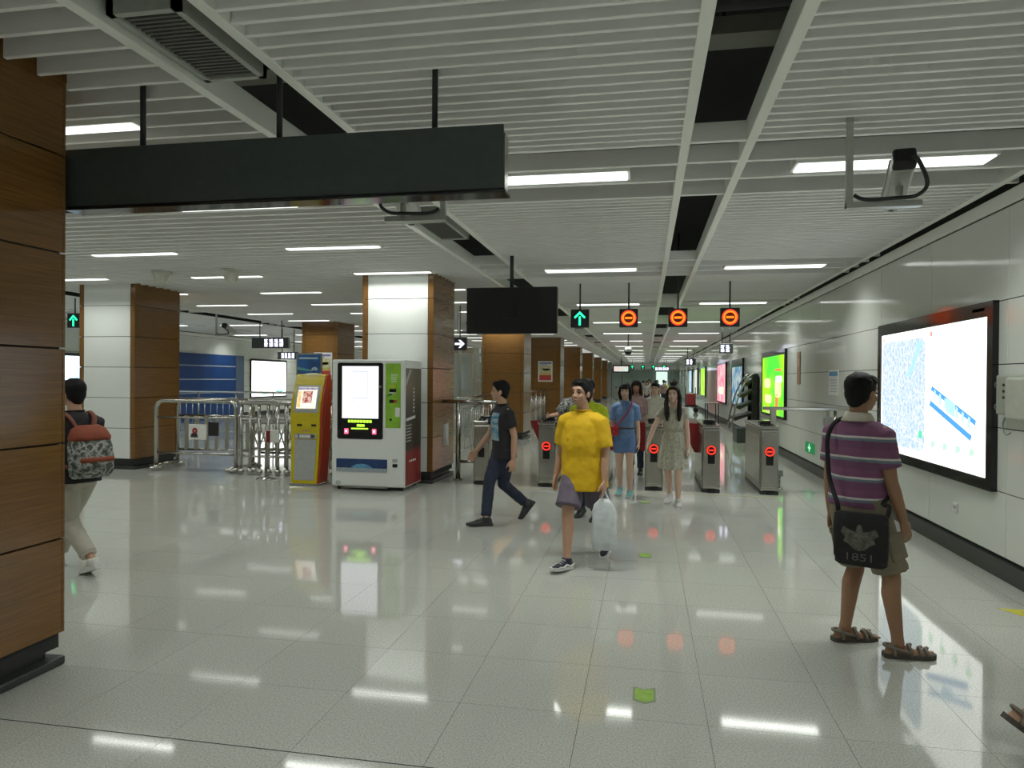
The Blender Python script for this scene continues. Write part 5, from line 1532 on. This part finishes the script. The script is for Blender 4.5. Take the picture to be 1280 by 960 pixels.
def stripe_mat():
    m, nt, b = nodes_of('striped_polo'); N, L = nt.nodes, nt.links
    tc = N.new('ShaderNodeTexCoord'); sp = N.new('ShaderNodeSeparateXYZ'); L.new(tc.outputs['Object'], sp.inputs[0])
    nz = N.new('ShaderNodeTexNoise'); nz.inputs['Scale'].default_value = 5; L.new(tc.outputs['Object'], nz.inputs['Vector'])
    wob = N.new('ShaderNodeMath'); wob.operation = 'MULTIPLY_ADD'; wob.inputs[1].default_value = .016; L.new(nz.outputs['Fac'], wob.inputs[0]); L.new(sp.outputs['Z'], wob.inputs[2])
    dv = N.new('ShaderNodeMath'); dv.operation = 'MULTIPLY_ADD'; dv.inputs[1].default_value = 1/.122; dv.inputs[2].default_value = .55; L.new(wob.outputs[0], dv.inputs[0])
    fr = N.new('ShaderNodeMath'); fr.operation = 'FRACT'; L.new(dv.outputs[0], fr.inputs[0])
    rp = N.new('ShaderNodeValToRGB'); cr = rp.color_ramp; cr.interpolation = 'CONSTANT'
    cr.elements[0].position = 0; cr.elements[0].color = (.15,.20,.24,1); cr.elements[1].position = .13; cr.elements[1].color = (.62,.58,.57,1)
    e = cr.elements.new(.23); e.color = (.205,.080,.162,1)
    e = cr.elements.new(.62); e.color = (.175,.068,.145,1)
    L.new(fr.outputs[0], rp.inputs[0]); L.new(rp.outputs[0], b.inputs['Base Color']); b.inputs['Roughness'].default_value = .8
    MATS['striped_polo'] = m
    MATS['collar_striped_polo'] = MATS['collar_cream']
stripe_mat()
def print_mat():
    m, nt, b = nodes_of('black_printed_tee'); N, L = nt.nodes, nt.links
    tc = N.new('ShaderNodeTexCoord'); sp = N.new('ShaderNodeSeparateXYZ'); L.new(tc.outputs['Object'], sp.inputs[0])
    def band(sock, lo, hi):
        a = N.new('ShaderNodeMath'); a.operation = 'GREATER_THAN'; a.inputs[1].default_value = lo; L.new(sock, a.inputs[0])
        c = N.new('ShaderNodeMath'); c.operation = 'LESS_THAN'; c.inputs[1].default_value = hi; L.new(sock, c.inputs[0])
        d = N.new('ShaderNodeMath'); d.operation = 'MULTIPLY'; L.new(a.outputs[0], d.inputs[0]); L.new(c.outputs[0], d.inputs[1]); return d.outputs[0]
    mx = band(sp.outputs['X'], -.115, .10); my = band(sp.outputs['Y'], .02, 1); mz = band(sp.outputs['Z'], .93, 1.24)
    mm = N.new('ShaderNodeMath'); mm.operation = 'MULTIPLY'; L.new(mx, mm.inputs[0]); L.new(my, mm.inputs[1])
    m2 = N.new('ShaderNodeMath'); m2.operation = 'MULTIPLY'; L.new(mm.outputs[0], m2.inputs[0]); L.new(mz, m2.inputs[1])
    wv = N.new('ShaderNodeTexNoise'); wv.inputs['Scale'].default_value = 9
    mp = N.new('ShaderNodeMapping'); mp.inputs['Scale'].default_value = (.5, .5, 3); L.new(tc.outputs['Object'], mp.inputs[0]); L.new(mp.outputs[0], wv.inputs['Vector'])
    rp = N.new('ShaderNodeValToRGB'); rp.color_ramp.elements[0].position = .40; rp.color_ramp.elements[1].position = .62
    rp.color_ramp.elements[0].color = (.05,.20,.32,1); rp.color_ramp.elements[1].color = (.34,.42,.46,1)
    L.new(wv.outputs['Fac'], rp.inputs[0])
    mix = N.new('ShaderNodeMixRGB'); L.new(m2.outputs[0], mix.inputs[0]); mix.inputs[1].default_value = (.013,.013,.015,1); L.new(rp.outputs[0], mix.inputs[2])
    L.new(mix.outputs[0], b.inputs['Base Color']); b.inputs['Roughness'].default_value = .8
    MATS['black_printed_tee'] = m
print_mat()

# 1 the man looking at the map
man = person('man in a purple striped polo shirt and khaki shorts looking at the lit map', (1.275, 4.65), 54, 1.69,
    ((1.235, 4.74, 0, 74, 0), (1.47, 4.52, 0, 84, 0)), arms=((7, 2, 8), (7, 8, 12)), lean=1, head=(4, 3), skin='skin_tan',
    shirt='striped_polo', lower=('shorts', 'khaki', .98, 1.12), shoes='sandal', hair='short', voxel=.0072, sleeve=.72, hem=-.04, fit=1.0)
for k in (0, 1):
    j = man.J[k]; c = lerp(j['hip'], j['knee'], .62); e = (-1, 1)[k]
    ax = (j['knee']-j['hip']).normalized(); sd = V((e, 0, 0)); sd = (sd - ax*sd.dot(ax)).normalized(); fw_ = ax.cross(sd)
    bm = B(); box(bm, .080, .108, -.06, .06, -.08, .07, .012, 2)
    for v in bm.verts: v.co = c + sd*v.co.x + fw_*v.co.y - ax*v.co.z
    pk = part('cargo_pocket', bm, 'khaki', man.root, True)
    bm = B(); box(bm, .092, .113, -.063, .063, .035, .08, .008, 2)
    for v in bm.verts: v.co = c + sd*v.co.x + fw_*v.co.y - ax*v.co.z
    part('pocket_flap', bm, 'khaki', pk, True)
bm = B()
rr = [ell_ring(man.T(0, -.012, z), man.Rt, r*man.s, r*.94*man.s, 24) for z, r in ((.515, .060), (.523, .066), (.505, .078), (.474, .094), (.468, .090), (.495, .070))]
loft(bm, rr + [rr[0]], cap=False); part('collar', bm, 'collar_cream', man.root, True)
# 2 yellow shirt
yel_man = person('man in a baggy yellow T-shirt and mauve shorts striding with a white bag', (-.53, 6.24), 200, 1.66,
    ((-.33, 6.62, .0, 205, 38), (-.65, 6.02, 0, 208, -6)), arms=((9, 6, 12), (14, -8, 22)), lean=5, head=(14, -3), skin='skin',
    shirt='yellow_cotton', lower=('shorts', 'mauve_cotton', .90, 1.25), shoes='shoe_navy', hair='short', voxel=.0072, sleeve=.85, hem=-.20, fit=1.16, hemd=.045)
# 3 black T-shirt
blk_man = person('man in a black T-shirt with a blue print and dark jeans walking past the gates', (-1.57, 7.86), 238, 1.67,
    ((-1.36, 8.12, .0, 240, 48), (-1.72, 7.62, 0, 246, -3)), arms=((6, -10, 18), (12, 20, 22)), lean=4, head=(20, 0), skin='skin',
    shirt='black_printed_tee', lower=('trousers', 'denim_dark', 1.94, 1.0), shoes='shoe_black', hair='short', voxel=.0078, sleeve=.62, hem=-.12, build=.95)
# 4 woman in the pale dress
dress_w = person('long-haired woman in a short cream floral dress tapping at a fare gate', (.36, 9.52), 186, 1.56,
    ((.33, 9.72, 0, 188, 22), (.39, 9.36, 0, 196, -4)) if False else ((.42, 9.40, 0, 178, 0), (.32, 9.66, 0, 196, 16)), arms=((8, 2, 10), (26, 18, 10)), lean=2, head=(12, -2), skin='skin_pale',
    hair='long', hair_mat='hair_brown', build=.86, voxel=.0075, shoes='shoe_white')
P = dress_w
bm = B(); s = P.s; T = P.T
rings = []
for z, rx, ry, am in ((-.40, .232, .215, .012), (-.30, .218, .196, .010), (-.18, .200, .165, .007), (-.05, .180, .13, .004), (.06, .158, .112, .002), (.13, .146, .104, 0), (.20, .148, .104, 0), (.30, .162, .118, 0), (.38, .158, .104, 0), (.43, .135, .082, 0), (.455, .10, .068, 0)):
    c = T(0, 0, z) if z > 0 else P.pel + V((0, 0, z*s))
    rg = []
    for k in range(48):
        a = 2*PI*k/48; w = 1 + (am/rx)*math.cos(11*a) * 1.2
        rg.append(c + P.Rt @ V((rx*.93*s*math.cos(a)*w, ry*s*math.sin(a)*w, 0)))
    rings.append(rg)
loft(bm, rings)
for k in (0, 1):
    j = P.J[k]
    tube(bm, [T((-1, 1)[k]*.06, -.01, .40), j['sh'], lerp(j['sh'], j['elb'], .42)], [.07*s, .064*s, .068*s], 14)
dr = remesh_part('dress', bm, 'floral_dress', P.root, .0085, 2, .6)
bm = B(); rr = ell_ring(T(0, 0, .135), P.Rt, .142*s, .108*s, 28); tube(bm, rr + [rr[0]], .012*s, 6, ell=(V((0,0,1)), 1.6)); part('waistband', bm, mat('dress_band', (.40,.38,.29), .8), P.root, True)
for x in (-.03, .03):
    bm = B(); tube(bm, smooth_path([T(x*.4, .108, .37), T(x, .120, .33), T(x*.9, .128, .26)]), .006*s, 6); part('neck_tie', bm, 'cream_blouse', P.root, True)
# 5 woman in blue
blue_w = person('woman with a dark bob in a blue shirt and blue shorts', (-.28, 10.06), 184, 1.58,
    ((-.21, 9.98, 0, 182, 0), (-.35, 10.16, 0, 190, 4)), arms=((7, 2, 8), (10, 4, 14)), lean=1, head=(4, 0), skin='skin_pale',
    shirt='denim_light', lower=('shorts', 'denim_blue', .62, 1.12), shoes='shoe_teal', hair='bob', build=.86, voxel=.0075, sleeve=.72, hem=-.05, fit=.98)
P = blue_w
for e in (-1, 1):
    bm = B(); prism(bm, [(0, 0), (e*.060, .012), (e*.052, -.045), (e*.012, -.07)], lambda u, v, w: P.T(u, .058+w-.35*v, .475+v), .01); part('collar', bm, 'denim_blue', P.root)
bm = B(); rr = ell_ring(P.T(0, 0, .095), P.Rt, .158*P.s*.86, .125*P.s, 28); tube(bm, rr + [rr[0]], .014*P.s, 6); part('belt', bm, mat('belt_brown', (.06,.04,.03), .6), P.root, True)
# 6-9 people behind
person('man in a lime green shirt partly hidden behind the man in yellow', (-.66, 8.35), 190, 1.63, ((-.56, 8.25, 0, 188, 0), (-.74, 8.45, 0, 194, 10)), skin='skin',
    shirt='lime_cotton', lower=('trousers', 'denim_dark', 1.94), shoes='shoe_black', hair='short', voxel=.011, hem=-.12)
person('person in a black and white patterned shirt leaning on a fare gate', (-1.06, 11.2), 185, 1.62, ((-.98, 11.15, 0, 182, 0), (-1.14, 11.25, 0, 190, 0)), arms=((5, 6, 20), (30, 34, 62)), skin='skin',
    shirt='patterned_cloth', lower=('trousers', 'denim_dark', 1.94), shoes='shoe_black', hair='short', voxel=.011, sleeve=.8, lean=8)
person('dark-haired person in a dusty pink top walking just behind the woman in blue', (-.16, 12.5), 184, 1.62, ((-.08, 12.4, 0, 184, 0), (-.24, 12.65, 0, 184, 12)), arms=((0, 4, 10), (0, -4, 10)), skin='skin_tan',
    shirt='dusty_pink', lower=('trousers', 'denim_dark', 1.94), shoes='shoe_black', hair='bob', voxel=.011, build=.8, sleeve=.9)
person('woman in a loose cream blouse coming through the gates behind the others', (.17, 13.5), 190, 1.58, ((.25, 13.4, 0, 188, 0), (.09, 13.6, 0, 192, 10)), arms=((26, 8, 50), (12, 0, 30)), skin='skin_pale',
    shirt='cream_blouse', lower=('trousers', 'khaki', 1.94), shoes='shoe_white', hair='tied', voxel=.011, build=.9, sleeve=.98, fit=1.1)
# 10 backpack walker
bp_man = person('person in a black T-shirt and cream trousers walking away past the near column', (-4.60, 5.08), 290, 1.67,
    ((-4.38, 5.00, 0, 296, 18), (-4.90, 5.22, 0, 292, 0)), arms=((8, 4, 14), (6, 26, 40)), lean=5, head=(-12, 0), skin='skin',
    shirt='black_cotton', lower=('trousers', 'cream_trouser', 1.84, 1.08), shoes='shoe_white', hair='short', voxel=.009, hem=-.10)
P = bp_man
for k in (0, 1):
    j = P.J[k]; e = lerp(j['knee'], j['ankle'], .83); dd = (j['ankle']-j['knee']).normalized()
    bm = B(); tube(bm, [e - dd*.03, e + dd*.012], [.060, .061], 16); part('turn_up', bm, mat('cuff_white', (.60,.58,.52), .8), P.root, True)
# 11 walker leaving at the right edge (only the trailing foot is in view)
person('walker in sandals and khaki shorts striding towards the wall telephone', (2.13, 3.48), 84, 1.66,
    ((1.665, 3.47, 0, 84, 36), (2.36, 3.38, 0, 86, -6)), arms=((8, 14, 14), (8, -14, 14)), lean=4, skin='skin',
    shirt='dusty_pink', lower=('shorts', 'khaki', .9, 1.05), shoes='sandal', hair='short', voxel=.011)
# far crowd
far = [(.05, 40, 178, 'patterned_cloth', 'denim_dark'), (.55, 42.5, 2, 'cream_blouse', 'flap_red'), (1.05, 44, 5, 'dusty_pink', 'denim_dark'), (.2, 47, 182, 'cream_blouse', 'denim_dark'),
       (1.3, 49, 170, 'lime_cotton', 'khaki'), (-.6, 50, 0, 'black_cotton', 'denim_dark'), (.8, 52.5, 185, 'denim_light', 'khaki'), (1.75, 46, 180, 'cream_blouse', 'khaki'), (-.2, 53.5, 10, 'dusty_pink', 'black_cotton'), (1.5, 38, 8, 'cream_blouse', 'denim_blue')]
CN = dict(patterned_cloth='patterned', cream_blouse='cream', dusty_pink='dusty pink', lime_cotton='lime', black_cotton='black', denim_light='blue', denim_dark='dark', flap_red='red', khaki='khaki', denim_blue='blue')
for n, (x, y, hd, sh, lo) in enumerate(far):
    person('small distant passer-by in a %s top and %s trousers far down the corridor' % (CN[sh], CN[lo]), (x, y), hd, 1.58+.03*(n % 4),
        ((x-.09, y+.14*(1 if n % 2 else -1), 0, hd, 0), (x+.09, y-.14*(1 if n % 2 else -1), 0, hd, 0)) if hd < 90 else ((x+.09, y+.14*(1 if n % 2 else -1), 0, hd, 0), (x-.09, y-.14*(1 if n % 2 else -1), 0, hd, 0)),
        skin='skin', shirt=sh, lower=('trousers', lo, 1.9), shoes='shoe_black', hair='short' if n % 3 else 'bob', voxel=.022, detail=False, group='distant crowd', build=.9)

# ------------------------------------------------------------------ carried things
def lw(P, v): return P.wm @ v
# white plastic bag in the left hand of the man in yellow
P = yel_man; j = P.J[0]
grip = lw(P, j['wr'] + j['hdir']*.10)
t = thing('carrier_bag', 'translucent white plastic carrier bag hanging from a hand', 'bag', grip)
bm = B(); rings = []
for z, rx, ry, am in ((-.05, .034, .018, .10), (-.10, .080, .030, .08), (-.16, .100, .044, .06), (-.28, .104, .056, .05), (-.40, .105, .060, .05), (-.47, .100, .052, .05), (-.485, .080, .036, .03)):
    rg = ell_ring(V((0, 0, z)), Matrix.Identity(3), rx, ry, 36, 3.2)
    rings.append([V((p.x*(1+am*math.sin(7*math.atan2(p.y, p.x)+z*22)), p.y*(1+am*math.cos(5*math.atan2(p.y, p.x)-z*25)), p.z)) for p in rg])
loft(bm, rings); part('sack', bm, mat('plastic_white', (.62, .66, .68), .35, var=.12, scale=16, bump=.5, bscale=20), t, True)
for x in (-.025, .025):
    bm = B(); tube(bm, smooth_path([(x*1.3, 0, -.08), (x, .012, -.04), (0, .0, .012), (x, -.012, -.04), (x*1.3, 0, -.08)]), .008, 6, ell=(V((0,1,0)), .5)); part('handle', bm, 'plastic_white', t, True)
# shoulder bag on the man at the map
P = man
t = thing('shoulder_bag', 'black canvas shoulder bag with a faded eagle print and the number 1851', 'bag', (P.root.location.x, P.root.location.y, 0), -math.radians(26))
bm = B()
yb = -.205
rings = []
for z, w, d in ((.545, .118, .022), (.56, .138, .034), (.70, .144, .040), (.82, .142, .034), (.845, .134, .024)):
    rings.append(ell_ring(V((.06, yb, z)), Matrix.Identity(3), w, d, 28, 5))
loft(bm, rings); part('pouch', bm, mat('bag_black', (.014, .014, .015), .8, var=.3, scale=30), t, True)
bm = B(); rings = [ell_ring(V((.06, yb-.010, z)), Matrix.Identity(3), w, d, 28, 5) for z, w, d in ((.565, .128, .030), (.60, .143, .037), (.75, .147, .040), (.845, .143, .034), (.856, .12, .02))]
loft(bm, rings); fl = part('flap', bm, 'bag_black', t, True)
fb = lambda u, v, w: V((.06+u, yb-.0512-w, .70+v))
bm = B()
pr_m = mat('bag_print', (.12, .115, .095), .8, var=.6, scale=45)
prism(bm, [(-.012, .085), (.0, .095), (.012, .085), (.020, .05), (.045, .055), (.085, .075), (.10, .04), (.075, .015), (.085, -.01), (.055, -.025), (.03, -.05), (.0, -.06), (-.03, -.05), (-.055, -.025), (-.085, -.01), (-.075, .015), (-.10, .04), (-.085, .075), (-.045, .055), (-.020, .05)], fb, .0015)
part('emblem', bm, pr_m, fl)
me = text_mesh('1851', .062)
bmt = B(); bmt.from_mesh(me); bpy.data.meshes.remove(me)
for v in bmt.verts: v.co = fb(v.co.x*1.35, v.co.y-.098, .0012)
part('number', bmt, mat('bag_number', (.12, .115, .10), .8), fl)
s = P.s
qm = Matrix.Translation(t.location).to_4x4() @ Matrix.Rotation(-math.radians(26), 4, 'Z'); qi = qm.inverted() @ P.wm
bagq = P.wm.inverted() @ qm
ends = [bagq @ V((-.065, yb+.01, .83)), bagq @ V((-.075, yb+.01, .90))]
ende = [bagq @ V((.200, yb+.04, .90)), bagq @ V((.192, yb+.01, .84))]
sp = ends + [P.T(-.075, -.155, .12), P.T(-.090, -.158, .26), P.T(-.105, -.142, .37), P.T(-.105, -.085, .455), P.T(-.095, 0, .485), P.T(-.100, .07, .455), P.T(-.05, .140, .33), P.T(.06, .142, .20), P.T(.165, .09, .07), P.T(.195, -.03, .0)] + ende
bm = B(); tube(bm, smooth_path([qi @ q for q in sp], 4), .0135, 8, ell=(V((0,1,0)), .35)); part('strap', bm, 'bag_black', t, True)
# red cross bag
P = blue_w
t = thing('cross_bag', 'small red cross-body handbag on the hip of the woman in blue', 'bag', (P.root.location.x, P.root.location.y, 0), P.root.rotation_euler.z)
bm = B(); box(bm, .075, .215, .105, .165, .84, .965, .025, 3); part('pouch', bm, mat('red_leather', (.42, .018, .03), .4), t, True)
bm = B(); box(bm, .070, .220, .155, .175, .89, .972, .012, 2); fl = part('flap', bm, 'red_leather', t)
bm = B(); ball(bm, (.145, .178, .90), .012, None, 10, 8); part('clasp', bm, 'steel', fl, True)
pts = [V((.20, .135, .955)), P.T(.11, .140, .14), P.T(.02, .146, .25), P.T(-.06, .138, .35), P.T(-.098, .082, .445), P.T(-.10, 0, .480), P.T(-.09, -.085, .43), P.T(-.02, -.135, .30), P.T(.08, -.13, .15), V((.20, -.02, .98)), V((.205, .115, .955))]
bm = B(); tube(bm, smooth_path(pts, 4), .009, 8); part('strap', bm, 'red_leather', t, True)
# backpack
P = bp_man
t = thing('backpack', 'patterned grey backpack with rust-orange trim and straps', 'backpack', (P.root.location.x, P.root.location.y, 0), P.root.rotation_euler.z)
bm = B()
rings = []
for z, rx, ry, yo in ((-.06, .13, .07, -.20), (-.03, .155, .095, -.215), (.08, .165, .105, -.225), (.20, .16, .10, -.215), (.30, .135, .08, -.20), (.35, .10, .05, -.19)):
    rings.append(ell_ring(P.T(0, yo, z), P.Rt, rx, ry, 28, 3))
camo_mat('backpack_cloth', [(.05,.06,.055), (.16,.17,.15), (.36,.38,.37), (.08,.085,.07)], 14)
loft(bm, rings); part('sack', bm, 'backpack_cloth', t, True)
rust = mat('rust_cloth', (.25, .055, .025), .75, var=.2)
bm = B(); loft(bm, [ell_ring(P.T(0, yo, z), P.Rt, rx, ry, 28, 3) for z, rx, ry, yo in ((.24, .150, .09, -.218), (.27, .155, .098, -.215), (.34, .125, .075, -.20), (.37, .08, .04, -.19))]); part('lid', bm, rust, t, True)
bm = B(); loft(bm, [ell_ring(P.T(0, yo, z), P.Rt, rx, ry, 24, 3) for z, rx, ry, yo in ((-.03, .11, .04, -.305), (.0, .125, .05, -.31), (.08, .125, .048, -.31), (.11, .11, .035, -.305))]); part('front_pocket', bm, 'backpack_cloth', t, True)
bm = B(); loft(bm, [ell_ring(P.T(0, -.315, z), P.Rt, rx, ry, 24, 3) for z, rx, ry in ((.065, .125, .048), (.085, .132, .054), (.105, .125, .048))]); part('pocket_trim', bm, rust, t, True)
for e in (-1, 1):
    bm = B(); tube(bm, smooth_path([P.T(e*.06, -.16, .33), P.T(e*.095, -.12, .43), P.T(e*.11, -.02, .482), P.T(e*.125, .09, .43), P.T(e*.145, .13, .30), P.T(e*.165, .07, .15), P.T(e*.13, -.12, .03)]), .020, 8, ell=(V((0,0,1)), .6)); part('shoulder_strap', bm, mat('strap_rust', (.20,.07,.045), .8), t, True)

scene.collection.children.link(COL)
